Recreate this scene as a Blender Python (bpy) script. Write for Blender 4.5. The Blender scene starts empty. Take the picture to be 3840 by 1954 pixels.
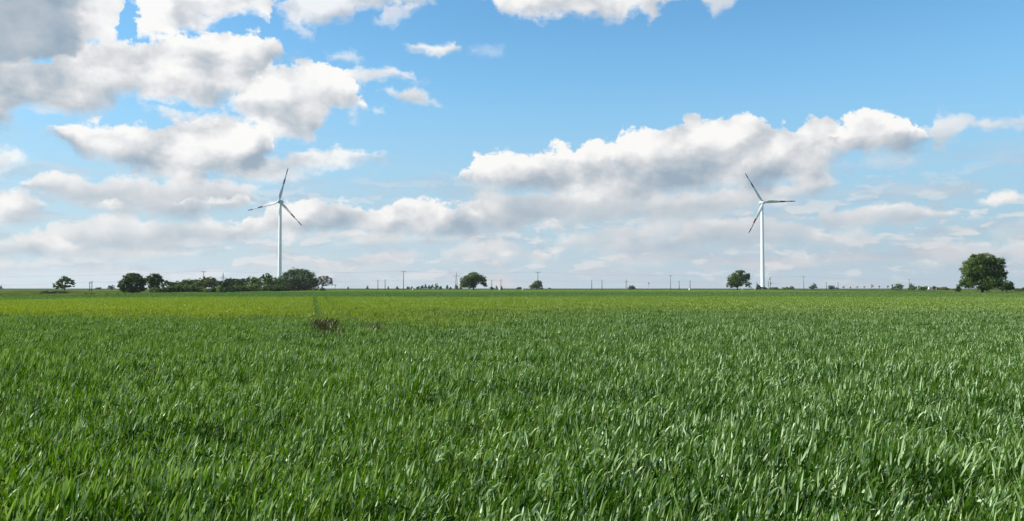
import bpy, math, random
import numpy as np
from mathutils import Vector, Matrix

# ---------------------------------------------------------------- camera / photo geometry
F = 3200.0            # focal length in photo pixels (photo is 3840 x 1954)
CX, CY, YH = 1920.0, 977.0, 1081.0
PITCH = math.atan((YH - CY) / F)
EYE = 1.7
scene = bpy.context.scene
COL = scene.collection

cam_d = bpy.data.cameras.new("camera")
cam_d.sensor_width = 36.0
cam_d.lens = F / 3840.0 * 36.0
cam_d.clip_start = 0.05
cam_d.clip_end = 80000.0
cam = bpy.data.objects.new("camera", cam_d)
cam.location = (0, 0, EYE)
cam.rotation_euler = (math.pi / 2 + PITCH, 0, 0)
COL.objects.link(cam)
scene.camera = cam


def ray(x, y):
    """world direction of a photo pixel, scaled so that its depth (world y) is 1"""
    dx, dy, dz = (x - CX) / F, 1.0, (CY - y) / F
    c, s = math.cos(PITCH), math.sin(PITCH)
    wy, wz = dy * c - dz * s, dy * s + dz * c
    return dx / wy, wz / wy


def P(x, y, D):
    rx, rz = ray(x, y)
    return Vector((rx * D, D, EYE + rz * D))


def azel(x, y):
    rx, rz = ray(x, y)
    return math.atan2(rx, 1.0) * 3.2, math.atan2(rz, math.hypot(rx, 1.0)) * 3.2


# ---------------------------------------------------------------- light
SUN_AZ = math.radians(-91)     # from +Y (view direction), negative = left
SUN_EL = math.radians(37)
sun_d = bpy.data.lights.new("sun", 'SUN')
sun_d.energy = 5.0
sun_d.angle = math.radians(0.5)
sun_d.color = (1.0, 0.95, 0.87)
sun = bpy.data.objects.new("sun", sun_d)
sdir = Vector((math.sin(SUN_AZ) * math.cos(SUN_EL), math.cos(SUN_AZ) * math.cos(SUN_EL), math.sin(SUN_EL)))
sun.rotation_euler = sdir.to_track_quat('Z', 'Y').to_euler()
sun.location = sdir * 50
COL.objects.link(sun)

scene.view_settings.view_transform = 'Standard'
scene.view_settings.look = 'None'
scene.view_settings.exposure = 0.5
scene.view_settings.gamma = 1.0
scene.cycles.max_bounces = 6
scene.cycles.diffuse_bounces = 2
scene.cycles.glossy_bounces = 2
scene.cycles.transmission_bounces = 4
scene.cycles.transparent_max_bounces = 8
scene.cycles.volume_bounces = 0

# ---------------------------------------------------------------- sky (world) with clouds
V = 3840.0 / 2576.0            # outlines below are in a 2576-wide view of the photo


class NT:
    def __init__(self, tree):
        self.t = tree

    def n(self, typ, **kw):
        nd = self.t.nodes.new(typ)
        for k, v in kw.items():
            setattr(nd, k, v)
        return nd

    def put(self, sock, v):
        if v is None:
            return
        if isinstance(v, bpy.types.NodeSocket):
            self.t.links.new(v, sock)
        else:
            sock.default_value = v

    def m(self, op, a, b=None, c=None, clamp=False):
        nd = self.n('ShaderNodeMath', operation=op, use_clamp=clamp)
        for i, v in enumerate((a, b, c)):
            self.put(nd.inputs[i], v)
        return nd.outputs[0]

    def vm(self, op, a, b=None, s=None):
        nd = self.n('ShaderNodeVectorMath', operation=op)
        self.put(nd.inputs[0], a)
        self.put(nd.inputs[1], b)
        if s is not None:
            self.put(nd.inputs[3], s)
        return nd.outputs['Value'] if op in ('DOT_PRODUCT', 'LENGTH', 'DISTANCE') else nd.outputs[0]

    def mr(self, v, a, b, c=0.0, d=1.0, smooth=False):
        nd = self.n('ShaderNodeMapRange', interpolation_type='SMOOTHSTEP' if smooth else 'LINEAR')
        nd.clamp = True
        for i, x in enumerate((v, a, b, c, d)):
            self.put(nd.inputs[i], x)
        return nd.outputs[0]

    def mix(self, f, a, b):
        nd = self.n('ShaderNodeMix', data_type='RGBA', clamp_factor=True)
        self.put(nd.inputs[0], f)
        self.put(nd.inputs[6], a)
        self.put(nd.inputs[7], b)
        return nd.outputs[2]

    def noise(self, vec, scale, detail=4.0, rough=0.55, out='Fac', dist=0.0, dim='2D'):
        nd = self.n('ShaderNodeTexNoise', noise_dimensions=dim)
        self.put(nd.inputs['Vector'], vec)
        nd.inputs['Scale'].default_value = scale
        nd.inputs['Detail'].default_value = detail
        nd.inputs['Roughness'].default_value = rough
        nd.inputs['Distortion'].default_value = dist
        return nd.outputs[out]

    def comb(self, x, y, z=0.0):
        nd = self.n('ShaderNodeCombineXYZ')
        for i, v in enumerate((x, y, z)):
            self.put(nd.inputs[i], v)
        return nd.outputs[0]

    def curve(self, v, pts, ymin, ymax):
        """piecewise curve; pts are (0..1, value); returned value is mapped back from 0..1"""
        nd = self.n('ShaderNodeFloatCurve')
        cu = nd.mapping.curves[0]
        q = [(p[0], (p[1] - ymin) / (ymax - ymin)) for p in pts]
        cu.points[0].location = q[0]
        cu.points[1].location = q[-1]
        for p in q[1:-1]:
            cu.points.new(p[0], p[1])
        for p in cu.points:
            p.handle_type = 'VECTOR'
        nd.mapping.update()
        self.put(nd.inputs['Value'], v)
        return self.m('MULTIPLY_ADD', nd.outputs[0], ymax - ymin, ymin)


def lin(r, g, b):
    f = lambda c: (c / 255 / 12.92) if c / 255 <= 0.04045 else ((c / 255 + 0.055) / 1.055) ** 2.4
    return (f(r), f(g), f(b), 1.0)


# every cloud: top outline, base outline (x, y pairs), then
#  g0, g1 = brightness at base / top, st = softness of top edge, sb = softness of base, a = opacity,
#  w = warmth (0 bluish white .. 1 pinkish), bx = optional brightness along x
CLOUDS = [
    # --- far, low, hazy rows first
    dict(top=[(-60, 640), (40, 655), (130, 660), (270, 668), (330, 680)], base=[(-60, 700), (130, 702), (330, 700)], g0=.45, g1=.62, st=9, sb=14, a=.5, w=1.0, n=9),
    dict(top=[(600, 668), (700, 655), (760, 650), (800, 660), (860, 672)], base=[(600, 690), (860, 692)], g0=.5, g1=.66, st=8, sb=12, a=.5, w=1.0, n=8),
    dict(top=[(880, 660), (920, 640), (960, 634), (1050, 632), (1060, 642)], base=[(880, 668), (1000, 668), (1060, 650)], g0=.45, g1=.72, st=6, sb=10, a=.7, w=1.0, n=7),
    dict(top=[(1130, 640), (1180, 612), (1260, 604), (1300, 612), (1400, 640)], base=[(1130, 662), (1250, 655), (1400, 655)], g0=.40, g1=.66, st=7, sb=12, a=.6, w=.9, n=8),
    dict(top=[(1270, 640), (1300, 628), (1330, 626), (1395, 632)], base=[(1270, 648), (1330, 654), (1395, 646)], g0=.45, g1=.78, st=6, sb=8, a=.7, w=1.0, n=7),
    dict(top=[(1500, 668), (1540, 652), (1600, 650), (1660, 660)], base=[(1500, 680), (1660, 678)], g0=.5, g1=.68, st=7, sb=10, a=.5, w=1.0, n=7),
    dict(top=[(1960, 652), (1990, 645), (2012, 630), (2028, 634), (2035, 650)], base=[(1960, 660), (2000, 664), (2035, 660)], g0=.5, g1=.85, st=6, sb=7, a=.6, w=1.1, n=6),
    dict(top=[(2300, 664), (2318, 655), (2335, 657), (2345, 664)], base=[(2300, 668), (2345, 669)], g0=.6, g1=.8, st=5, sb=6, a=.6, w=1.2, n=4),
    dict(top=[(2370, 625), (2450, 612), (2520, 618), (2640, 610)], base=[(2370, 650), (2500, 660), (2640, 662)], g0=.42, g1=.62, st=9, sb=14, a=.55, w=1.0, n=9),
    dict(top=[(2500, 575), (2540, 565), (2640, 560)], base=[(2500, 600), (2640, 612)], g0=.42, g1=.6, st=9, sb=14, a=.5, w=.9, n=9),
    dict(top=[(2505, 632), (2530, 618), (2560, 612), (2640, 612)], base=[(2505, 642), (2640, 648)], g0=.6, g1=.85, st=7, sb=8, a=.6, w=1.2, n=6),
    dict(top=[(2100, 600), (2160, 588), (2260, 590), (2340, 602)], base=[(2100, 612), (2200, 615), (2340, 610)], g0=.42, g1=.62, st=8, sb=11, a=.6, w=1.0, n=8),
    dict(top=[(1420, 605), (1480, 585), (1560, 568), (1640, 560), (1720, 555), (1770, 575)], base=[(1420, 625), (1560, 632), (1700, 632), (1770, 622)], g0=.30, g1=.66, st=7, sb=14, a=.75, w=.9, n=9),
    dict(top=[(1700, 600), (1750, 562), (1790, 554), (1820, 548), (1884, 543), (1950, 548), (2010, 564), (2080, 590)], base=[(1700, 622), (1784, 626), (1900, 630), (2080, 608)], g0=.22, g1=.68, st=6, sb=16, a=.85, w=.85, n=8),
    dict(top=[(2000, 548), (2050, 534), (2100, 524), (2174, 514), (2250, 509), (2290, 516), (2334, 531), (2400, 538)], base=[(2000, 556), (2100, 566), (2250, 560), (2400, 548)], g0=.32, g1=.80, st=5, sb=10, a=.85, w=.8, n=7),
    dict(top=[(2395, 578), (2410, 572), (2440, 578)], base=[(2395, 584), (2440, 585)], g0=.5, g1=.7, st=5, sb=6, a=.6, w=.9, n=4),
    dict(top=[(2436, 548), (2450, 532), (2470, 528), (2490, 545)], base=[(2436, 552), (2470, 556), (2490, 552)], g0=.55, g1=.88, st=5, sb=6, a=.8, w=.9, n=5),
    dict(top=[(2485, 505), (2505, 485), (2530, 480), (2555, 476), (2572, 488)], base=[(2485, 510), (2520, 515), (2560, 503), (2572, 495)], g0=.55, g1=.95, st=5, sb=6, a=.9, w=.7, n=5),
    dict(top=[(780, 584), (830, 578), (900, 583), (940, 592)], base=[(780, 600), (850, 612), (940, 606)], g0=.35, g1=.82, st=5, sb=9, a=.8, w=.8, n=6),
    dict(top=[(850, 608), (1000, 594), (1080, 594), (1140, 600)], base=[(850, 622), (1000, 622), (1140, 612)], g0=.3, g1=.75, st=6, sb=10, a=.65, w=.9, n=7),
    dict(top=[(170, 626), (220, 620), (300, 628), (400, 634), (480, 640)], base=[(170, 648), (300, 655), (480, 650)], g0=.35, g1=.74, st=6, sb=12, a=.75, w=.8, n=7),
    dict(top=[(-60, 612), (0, 608), (43, 594), (83, 588), (113, 588), (127, 566), (167, 560), (267, 556), (350, 551), (417, 554), (500, 561), (567, 568), (640, 560)],
         base=[(-60, 650), (60, 646), (170, 646), (300, 630), (450, 626), (560, 612), (640, 600)], g0=.20, g1=.82, st=5, sb=14, a=.85, w=.55, n=8),
    dict(top=[(55, 606), (90, 596), (120, 600), (175, 606), (190, 615)], base=[(55, 640), (110, 645), (190, 640)], g0=.50, g1=.92, st=6, sb=9, a=.8, w=.6, n=6),
    # --- mid distance
    dict(top=[(-60, 478), (0, 481), (60, 490), (100, 505), (120, 514)], base=[(-60, 580), (0, 568), (50, 550), (80, 536), (120, 522)], g0=.22, g1=.92, st=6, sb=13, a=.93, w=.3, n=8),
    dict(top=[(-60, 372), (0, 370), (30, 385), (46, 402)], base=[(-60, 455), (0, 442), (20, 425), (46, 408)], g0=.55, g1=.88, st=7, sb=12, a=.8, w=.2, n=9),
    dict(top=[(66, 468), (84, 456), (133, 442), (200, 444), (247, 447), (333, 444), (400, 451), (500, 453), (567, 456), (640, 474)],
         base=[(66, 472), (90, 486), (117, 486), (150, 498), (180, 512), (260, 522), (300, 536), (350, 544), (450, 556), (500, 556), (530, 530), (600, 526), (640, 510)],
         g0=.28, g1=.84, st=5, sb=14, a=.93, w=.3, n=8),
    dict(top=[(255, 512), (268, 504), (285, 503), (297, 512)], base=[(255, 516), (280, 521), (297, 517)], g0=.75, g1=.97, st=4, sb=6, a=.8, w=.3, n=4),
    dict(top=[(600, 560), (612, 546), (623, 538), (650, 544), (667, 522), (700, 512), (727, 496), (750, 501), (800, 502), (820, 511), (833, 524), (853, 519), (892, 519), (925, 524), (989, 519), (1002, 509), (1019, 506), (1059, 509), (1109, 505), (1135, 510), (1175, 511), (1230, 512), (1290, 525), (1360, 552)],
         base=[(600, 572), (640, 598), (700, 600), (780, 587), (860, 578), (950, 592), (1000, 596), (1100, 596), (1200, 592), (1280, 580), (1360, 562)],
         g0=.20, g1=.92, st=4, sb=13, a=.95, w=.35, n=9, bx=[(600, .25), (660, .12), (760, .1), (820, -.05), (950, -.02), (990, .2), (1020, .12), (1060, -.02), (1110, .08), (1200, -.08), (1360, -.08)]),
    dict(top=[(450, 510), (470, 499), (500, 500), (530, 505), (562, 508)], base=[(450, 514), (480, 519), (530, 519), (562, 514)], g0=.65, g1=1.0, st=4, sb=6, a=.9, w=.3, n=5),
    dict(top=[(568, 512), (590, 503), (612, 490), (624, 490), (632, 508)], base=[(568, 516), (600, 521), (632, 518)], g0=.65, g1=1.05, st=4, sb=6, a=.95, w=.25, n=5),
    dict(top=[(1180, 512), (1212, 490), (1245, 489), (1300, 488), (1425, 486), (1580, 484), (1800, 476), (1950, 474), (2075, 452), (2090, 462)],
         base=[(1180, 525), (1260, 575), (1400, 572), (1500, 566), (1700, 566), (1800, 548), (1900, 522), (1990, 500), (2090, 468)],
         g0=.24, g1=.60, st=6, sb=13, a=.92, w=.55, n=9),
    dict(top=[(1325, 566), (1345, 556), (1370, 548), (1385, 542), (1400, 548)], base=[(1325, 572), (1370, 574), (1400, 566)], g0=.65, g1=.95, st=5, sb=6, a=.85, w=.5, n=5),
    dict(top=[(1925, 512), (1945, 503), (1975, 500), (1990, 512)], base=[(1925, 516), (1960, 526), (1990, 518)], g0=.5, g1=.85, st=6, sb=8, a=.6, w=.6, n=5),
    dict(top=[(2110, 410), (2170, 402), (2230, 404), (2290, 405)], base=[(2110, 420), (2190, 428), (2290, 416)], g0=.5, g1=.6, st=8, sb=8, a=.4, w=.5, n=8),
    # --- big right cloud
    dict(top=[(1153, 446), (1158, 432), (1178, 427), (1184, 410), (1205, 389), (1242, 390), (1279, 385), (1302, 387), (1342, 382), (1359, 375), (1392, 373), (1419, 366), (1445, 372), (1458, 364), (1492, 363), (1525, 357), (1545, 362), (1552, 342), (1568, 327), (1625, 321), (1648, 315), (1671, 317), (1717, 322), (1724, 309), (1754, 292), (1790, 301), (1834, 299), (1850, 292), (1897, 288), (1904, 300), (1930, 303), (1950, 317), (1970, 306), (1984, 319), (2024, 309), (2040, 300), (2067, 312), (2087, 309), (2130, 330), (2170, 352)],
         base=[(1153, 450), (1175, 461), (1212, 466), (1242, 476), (1275, 482), (1325, 491), (1400, 498), (1500, 500), (1700, 496), (1800, 488), (1900, 478), (2000, 468), (2050, 446), (2100, 412), (2140, 385), (2170, 366)],
         g0=.16, g1=.96, st=3.5, sb=15, a=.98, w=.22, n=10, bx=[(1153, .2), (1250, .22), (1400, .2), (1500, .22), (1560, .1), (1640, -.02), (1720, -.05), (1850, .0), (1930, -.02), (2020, 0), (2170, 0)]),
    dict(top=[(2312, 326), (2344, 320), (2357, 317), (2363, 294), (2384, 283), (2434, 283), (2451, 290), (2460, 306), (2500, 303), (2534, 297), (2580, 300)],
         base=[(2312, 336), (2344, 352), (2357, 368), (2384, 360), (2417, 344), (2450, 318), (2484, 330), (2517, 317), (2580, 311)], g0=.52, g1=.66, st=6, sb=8, a=.8, w=.45, n=8),
    dict(top=[(2093, 348), (2100, 330), (2117, 310), (2144, 287), (2184, 272), (2232, 272), (2242, 292), (2262, 292), (2280, 292), (2288, 312), (2300, 307), (2310, 322), (2345, 340)],
         base=[(2093, 352), (2117, 386), (2167, 379), (2234, 381), (2300, 374), (2345, 352)], g0=.10, g1=1.22, st=3.5, sb=10, a=.98, w=.2, n=8, bx=[(2093, .05), (2150, .2), (2230, .2), (2280, -.1), (2345, -.2)]),
    # --- left cumulus
    dict(top=[(586, 424), (620, 402), (680, 386), (740, 385), (800, 372), (860, 371), (910, 378), (958, 393)], base=[(586, 452), (650, 456), (700, 450), (780, 434), (860, 414), (900, 403), (958, 398)], g0=.45, g1=.86, st=5, sb=11, a=.88, w=.25, n=8),
    dict(top=[(398, 272), (410, 266), (430, 268), (467, 277), (517, 283), (567, 283), (617, 300), (650, 326), (690, 350)], base=[(398, 276), (420, 300), (500, 330), (600, 345), (690, 362)], g0=.62, g1=.78, st=6, sb=10, a=.8, w=.15, n=8),
    dict(top=[(140, 322), (167, 319), (200, 313), (233, 312), (267, 320), (300, 315), (350, 318), (383, 315), (417, 312), (430, 297), (470, 292), (520, 300), (560, 303), (620, 312), (650, 330), (688, 350), (700, 375)],
         base=[(140, 327), (167, 353), (200, 398), (217, 405), (277, 407), (300, 420), (333, 437), (380, 448), (450, 455), (560, 450), (620, 436), (670, 410), (700, 385)],
         g0=.22, g1=1.0, st=4, sb=12, a=.97, w=.15, n=10, bx=[(140, .12), (280, .12), (330, .05), (420, .06), (480, .02), (600, -.12), (700, -.1)]),
    dict(top=[(856, 184), (920, 177), (970, 171), (1010, 181), (1058, 205)], base=[(856, 194), (900, 208), (960, 204), (1010, 200), (1058, 211)], g0=.62, g1=.8, st=5, sb=6, a=.85, w=.2, n=7),
    dict(top=[(956, 226), (985, 227), (1005, 240), (1020, 236), (1045, 227), (1062, 234), (1085, 252)], base=[(956, 230), (1000, 251), (1050, 263), (1085, 258)], g0=.65, g1=.88, st=5, sb=6, a=.9, w=.2, n=5),
    dict(top=[(1034, 118), (1046, 107), (1070, 104), (1110, 106), (1135, 104), (1147, 120)], base=[(1034, 120), (1060, 130), (1105, 138), (1147, 128)], g0=.62, g1=.86, st=5, sb=6, a=.88, w=.2, n=5),
    dict(top=[(834, 138), (855, 125), (880, 126), (896, 140)], base=[(834, 142), (860, 149), (896, 146)], g0=.7, g1=.8, st=7, sb=7, a=.6, w=.2, n=6),
    dict(top=[(1202, 124), (1222, 117), (1244, 128)], base=[(1202, 130), (1230, 137), (1244, 132)], g0=.7, g1=.75, st=8, sb=8, a=.3, w=.2, n=6),
    dict(top=[(570, 262), (600, 210), (640, 170), (690, 157), (740, 164), (800, 162), (850, 178), (890, 214), (938, 270)], base=[(570, 266), (620, 300), (690, 334), (740, 346), (790, 339), (820, 296), (850, 273), (938, 279)],
         g0=.62, g1=.96, st=4, sb=10, a=.97, w=.1, n=12, bx=[(570, .35), (660, .3), (700, .1), (740, -.18), (790, -.12), (840, .05), (938, .1)]),
    dict(top=[(-60, 172), (0, 162), (60, 142), (130, 140), (200, 122), (240, 112), (300, 113), (345, 106), (370, 112), (378, 100), (420, 96), (450, 90), (480, 91), (505, 102), (530, 96), (560, 88), (640, 84), (690, 94), (725, 118), (745, 134)],
         base=[(-60, 330), (0, 315), (50, 296), (100, 285), (170, 283), (250, 266), (300, 252), (345, 240), (420, 252), (480, 263), (560, 262), (600, 250), (640, 205), (700, 150), (745, 138)],
         g0=.34, g1=.98, st=4, sb=12, a=.98, w=.12, n=12, bx=[(-60, -.22), (130, -.16), (230, -.05), (300, 0), (390, .22), (450, .22), (500, -.08), (560, -.1), (620, .08), (745, .1)]),
    dict(top=[(712, 5), (740, -20), (900, -40), (1080, -40)], base=[(712, 28), (735, 38), (765, 56), (815, 60), (840, 44), (870, 50), (890, 28), (950, 12), (1080, -6)], g0=.62, g1=.98, st=8, sb=10, a=.85, w=.15, n=10),
    dict(top=[(726, 62), (745, 58), (770, 76)], base=[(726, 66), (755, 92), (770, 90)], g0=.7, g1=.8, st=6, sb=8, a=.6, w=.2, n=7),
    dict(top=[(958, 48), (980, 16), (1002, 12), (1022, 30)], base=[(958, 54), (985, 62), (1022, 40)], g0=.66, g1=.8, st=7, sb=8, a=.7, w=.2, n=7),
    dict(top=[(300, -60), (700, -60)], base=[(300, -30), (340, 5), (352, 84), (378, 96), (433, 68), (500, 60), (567, 53), (627, 26), (655, 36), (680, 60), (700, -20)], g0=.72, g1=1.0, st=8, sb=10, a=.96, w=.1, n=12,
         bx=[(300, .1), (400, .15), (450, -.05), (560, .1), (620, 0), (700, -.1)]),
    dict(top=[(1220, -60), (1700, -60)], base=[(1220, -8), (1258, 20), (1291, 33), (1341, 43), (1391, 37), (1425, 34), (1475, 43), (1508, 47), (1551, 53), (1575, 40), (1608, 34), (1635, 58), (1658, 30), (1700, -10)], g0=.52, g1=.98, st=8, sb=9, a=.95, w=.35, n=9,
         bx=[(1220, .1), (1400, .12), (1500, -.08), (1600, -.05), (1700, -.1)]),
    dict(top=[(1755, -60), (1870, -60)], base=[(1755, -20), (1775, 6), (1800, 28), (1835, 14), (1870, -16)], g0=.62, g1=.8, st=8, sb=8, a=.8, w=.45, n=6),
    dict(top=[(-60, -60), (310, -60)], base=[(-60, 165), (0, 159), (100, 149), (200, 128), (225, 112), (262, 108), (286, 96), (299, 55), (310, -30)], g0=.14, g1=.08, st=8, sb=8, a=.98, w=.0, n=9,
         bx=[(-60, .1), (60, .0), (150, -.05), (185, .1), (215, .55), (250, .75), (290, .65), (310, .6)]),
]


def build_world():
    w = bpy.data.worlds.new("World")
    scene.world = w
    w.use_nodes = True
    t = w.node_tree
    t.nodes.clear()
    N = NT(t)
    tc = N.n('ShaderNodeTexCoord')
    d = N.vm('NORMALIZE', tc.outputs['Generated'])
    sep = N.n('ShaderNodeSeparateXYZ')
    N.put(sep.inputs[0], d)
    X = N.m('MULTIPLY', N.m('ARCTAN2', sep.outputs[0], sep.outputs[1]), 3.2)
    Y = N.m('MULTIPLY', N.m('ARCSINE', sep.outputs[2]), 3.2)
    # --- clear sky
    sky = N.n('ShaderNodeTexSky', sky_type='NISHITA')
    sky.sun_disc = False
    sky.sun_elevation = SUN_EL
    sky.sun_rotation = SUN_AZ
    sky.air_density = 1.0
    sky.dust_density = 0.6
    sky.ozone_density = 2.0
    hsv = N.n('ShaderNodeHueSaturation')
    hsv.inputs['Hue'].default_value = SKY_HUE
    hsv.inputs['Saturation'].default_value = SKY_SAT
    hsv.inputs['Value'].default_value = 1.0
    N.put(hsv.inputs['Color'], sky.outputs[0])
    skyc = N.vm('MULTIPLY', hsv.outputs[0], (SKY_K * SKY_T[0], SKY_K * SKY_T[1], SKY_K * SKY_T[2]))
    skyc = N.mix(N.m('MULTIPLY', N.mr(Y, 1.0, 0.3), 0.65), skyc, lin(150, 203, 238))
    # pale haze close to the horizon
    hz = N.m('POWER', N.mr(Y, 0.0, 0.80, 1.0, 0.0), 1.55)
    hcol = N.mix(N.mr(X, -1.6, 1.8), lin(206, 218, 224), lin(178, 194, 204))
    col = N.mix(N.m('MULTIPLY', hz, 0.97), skyc, hcol)
    # --- warped coordinates and puffy detail shared by all clouds
    YS = N.m('MULTIPLY', Y, 1.35)
    p = N.comb(X, YS, 0.0)
    wv = N.noise(p, 5.0, 3.0, 0.6, out='Color')
    wv = N.vm('SUBTRACT', wv, (.5, .5, .5))
    sepw = N.n('ShaderNodeSeparateXYZ')
    wf = N.vm('SUBTRACT', N.noise(N.vm('ADD', p, (3.1, 7.7, 0.0)), 19.0, 4.0, 0.62, out='Color'), (.5, .5, .5))
    wv2 = N.vm('ADD', wv, N.vm('SCALE', wf, s=0.45))
    N.put(sepw.inputs[0], wv2)
    near = N.mr(Y, 0.05, 0.6, 0.35, 1.0)
    X2 = N.m('MULTIPLY_ADD', N.m('MULTIPLY', sepw.outputs[0], near), 0.10, X)
    Y2 = N.m('MULTIPLY_ADD', N.m('MULTIPLY', sepw.outputs[1], near), 0.045, Y)
    pf = N.comb(N.m('ADD', X, 13.0), YS)
    pf = N.vm('ADD', pf, N.vm('SCALE', N.vm('SUBTRACT', N.noise(pf, 9.0, 3.0, 0.6, out='Color'), (.5, .5, .5)), s=0.05))

    def puff(vec, sc, det):
        vo = N.n('ShaderNodeTexVoronoi', feature='F1', normalize=True, voronoi_dimensions='2D')
        N.put(vo.inputs['Vector'], vec)
        vo.inputs['Scale'].default_value = sc
        vo.inputs['Detail'].default_value = det
        vo.inputs['Roughness'].default_value = 0.55
        vo.inputs['Lacunarity'].default_value = 2.1
        return vo.outputs['Distance']
    pu = puff(pf, 9.0, 3.5)
    fb = N.noise(N.vm('ADD', p, N.vm('SCALE', wv, s=0.05)), 7.0, 9.0, 0.66)
    pn = N.m('MULTIPLY_ADD', N.m('SUBTRACT', 0.40, pu), 1.0, N.m('MULTIPLY', N.m('SUBTRACT', fb, 0.5), 2.2))   # edge noise
    ps = N.vm('ADD', p, N.vm('SCALE', wv, s=0.06))
    sh1 = N.noise(ps, 4.5, 5.0, 0.5)
    sh2 = N.noise(N.vm('ADD', ps, (-0.05, 0.07, 0.0)), 4.5, 5.0, 0.5)      # a step towards the sun
    lowf = N.noise(N.comb(X, N.m('MULTIPLY', Y, 1.9), 0.0), 2.2, 3.0, 0.5)
    low = N.m('MULTIPLY', N.m('SUBTRACT', lowf, 0.5), 0.8)
    emb = N.m('MULTIPLY_ADD', N.m('SUBTRACT', sh1, sh2), 1.7, N.m('MULTIPLY', N.m('SUBTRACT', 0.36, pu), 0.30))
    emb = N.m('MULTIPLY_ADD', N.m('SUBTRACT', fb, 0.5), 0.35, emb)
    # --- thin streaks towards the horizon
    st = N.noise(N.comb(X, N.m('MULTIPLY', Y, 5.5), 21.0), 2.6, 6.0, 0.62)
    stm = N.m('MULTIPLY', N.mr(st, 0.45, 0.66, smooth=True), N.mr(Y, 0.55, 0.12))
    stm = N.m('MULTIPLY', stm, 0.75)
    stc = N.mix(N.mr(N.noise(N.comb(X, N.m('MULTIPLY', Y, 6.0), 4.0), 3.1, 4.0), .4, .65), lin(182, 192, 205), lin(216, 208, 208))
    col = N.mix(stm, col, stc)
    # --- small far cumulus rows
    pc = N.comb(N.m('ADD', X, 5.3), N.m('MULTIPLY', Y, 3.0))
    pc = N.vm('ADD', pc, N.vm('SCALE', wv, s=0.10))
    f1 = N.noise(pc, 5.5, 7.0, 0.58)
    f2 = N.noise(N.vm('ADD', pc, (-0.02, 0.07, 0.0)), 5.5, 3.0, 0.5)
    fm = N.m('MULTIPLY', N.m('MULTIPLY', N.mr(f1, 0.50, 0.585, smooth=True), N.mr(Y, 0.46, 0.24)), N.mr(Y, 0.0, 0.05))
    fc = N.mix(N.mr(N.m('SUBTRACT', f1, f2), -0.04, 0.13, smooth=True), lin(184, 196, 208), lin(240, 234, 230))
    col = N.mix(N.m('MULTIPLY', fm, 0.55), col, fc)
    # --- clouds outside the photographed part of the sky
    gen = N.noise(N.vm('MULTIPLY', d, (1, 1, 2.2)), 3.0, 6.0, 0.58, dim='3D')
    out = N.m('MAXIMUM', N.mr(N.m('ABSOLUTE', X), 1.95, 2.5, smooth=True), N.mr(Y, 1.25, 1.8, smooth=True))
    gm = N.m('MULTIPLY', N.mr(gen, .50, .62, smooth=True), out)
    gm = N.m('MULTIPLY', gm, N.mr(Y, 0.05, 0.3))
    col = N.mix(gm, col, N.mix(N.mr(gen, .55, .75), lin(238, 238, 240), lin(176, 184, 194)))

    base = col

    # one cloud layer as a group: outline, softness, brightness -> colour over what lies behind
    g = bpy.data.node_groups.new("cloud_layer", 'ShaderNodeTree')
    I = {}
    names = ['X', 'Y', 'T', 'B', 'pn', 'low', 'emb', 'amp', 'ist', 'isb', 'x0', 'x1', 'a', 'g0', 'g1', 'ke', 'bx', 'w']
    for nm in names:
        g.interface.new_socket(nm, in_out='INPUT', socket_type='NodeSocketFloat')
    g.interface.new_socket('Behind', in_out='INPUT', socket_type='NodeSocketColor')
    g.interface.new_socket('Color', in_out='OUTPUT', socket_type='NodeSocketColor')
    G = NT(g)
    gi = G.n('NodeGroupInput')
    go = G.n('NodeGroupOutput')
    I = {nm: gi.outputs[nm] for nm in names}
    dt = G.m('MULTIPLY', G.m('MULTIPLY_ADD', I['pn'], I['amp'], G.m('SUBTRACT', I['T'], I['Y'])), I['ist'])
    db = G.m('MULTIPLY', G.m('MULTIPLY_ADD', I['pn'], I['amp'], G.m('SUBTRACT', I['Y'], I['B'])), I['isb'])
    dx = G.m('MULTIPLY', G.m('MULTIPLY_ADD', I['pn'], I['amp'], G.m('MINIMUM', G.m('SUBTRACT', I['X'], I['x0']), G.m('SUBTRACT', I['x1'], I['X']))), 38.0)
    al = G.m('MULTIPLY', G.mr(G.m('MINIMUM', G.m('MINIMUM', dt, db), dx), -0.9, 1.6, smooth=True), I['a'])
    th = G.m('MAXIMUM', G.m('SUBTRACT', I['T'], I['B']), 0.012)
    tt = G.m('ADD', G.m('DIVIDE', G.m('SUBTRACT', I['Y'], I['B']), th), I['low'])
    s_ = G.mr(tt, 0.1, 1.0, I['g0'], I['g1'], smooth=True)
    s_ = G.m('ADD', G.m('MULTIPLY_ADD', I['emb'], I['ke'], s_), I['bx'])
    s_ = G.m('ADD', s_, G.mr(al, 0.1, 0.95, 0.18, 0.0))

    def ramp(cols):
        r = G.n('ShaderNodeValToRGB')
        e = r.color_ramp.elements
        e[0].position, e[0].color = 0.0, lin(*cols[0])
        e[1].position, e[1].color = 1.0, lin(*cols[-1])
        for pos, cc in zip((0.30, 0.55, 0.8), cols[1:4]):
            e.new(pos).color = lin(*cc)
        G.put(r.inputs[0], s_)
        return r.outputs[0]
    cc_ = G.mix(I['w'], ramp([(152, 170, 187), (185, 194, 203), (214, 216, 219), (240, 240, 241), (255, 254, 251)]),
                ramp([(168, 183, 196), (190, 199, 207), (210, 213, 216), (232, 228, 226), (252, 245, 240)]))
    G.put(go.inputs[0], G.mix(al, gi.outputs['Behind'], cc_))

    bg0 = N.n('ShaderNodeBackground')
    bg0.inputs[1].default_value = WORLD_K
    N.put(bg0.inputs[0], base)
    k = V / 1000.0
    edges = [-2.1, -1.28, -0.86, -0.43, 0.0, 0.43, 0.86, 1.28, 2.1]
    shader = bg0.outputs[0]
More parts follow.
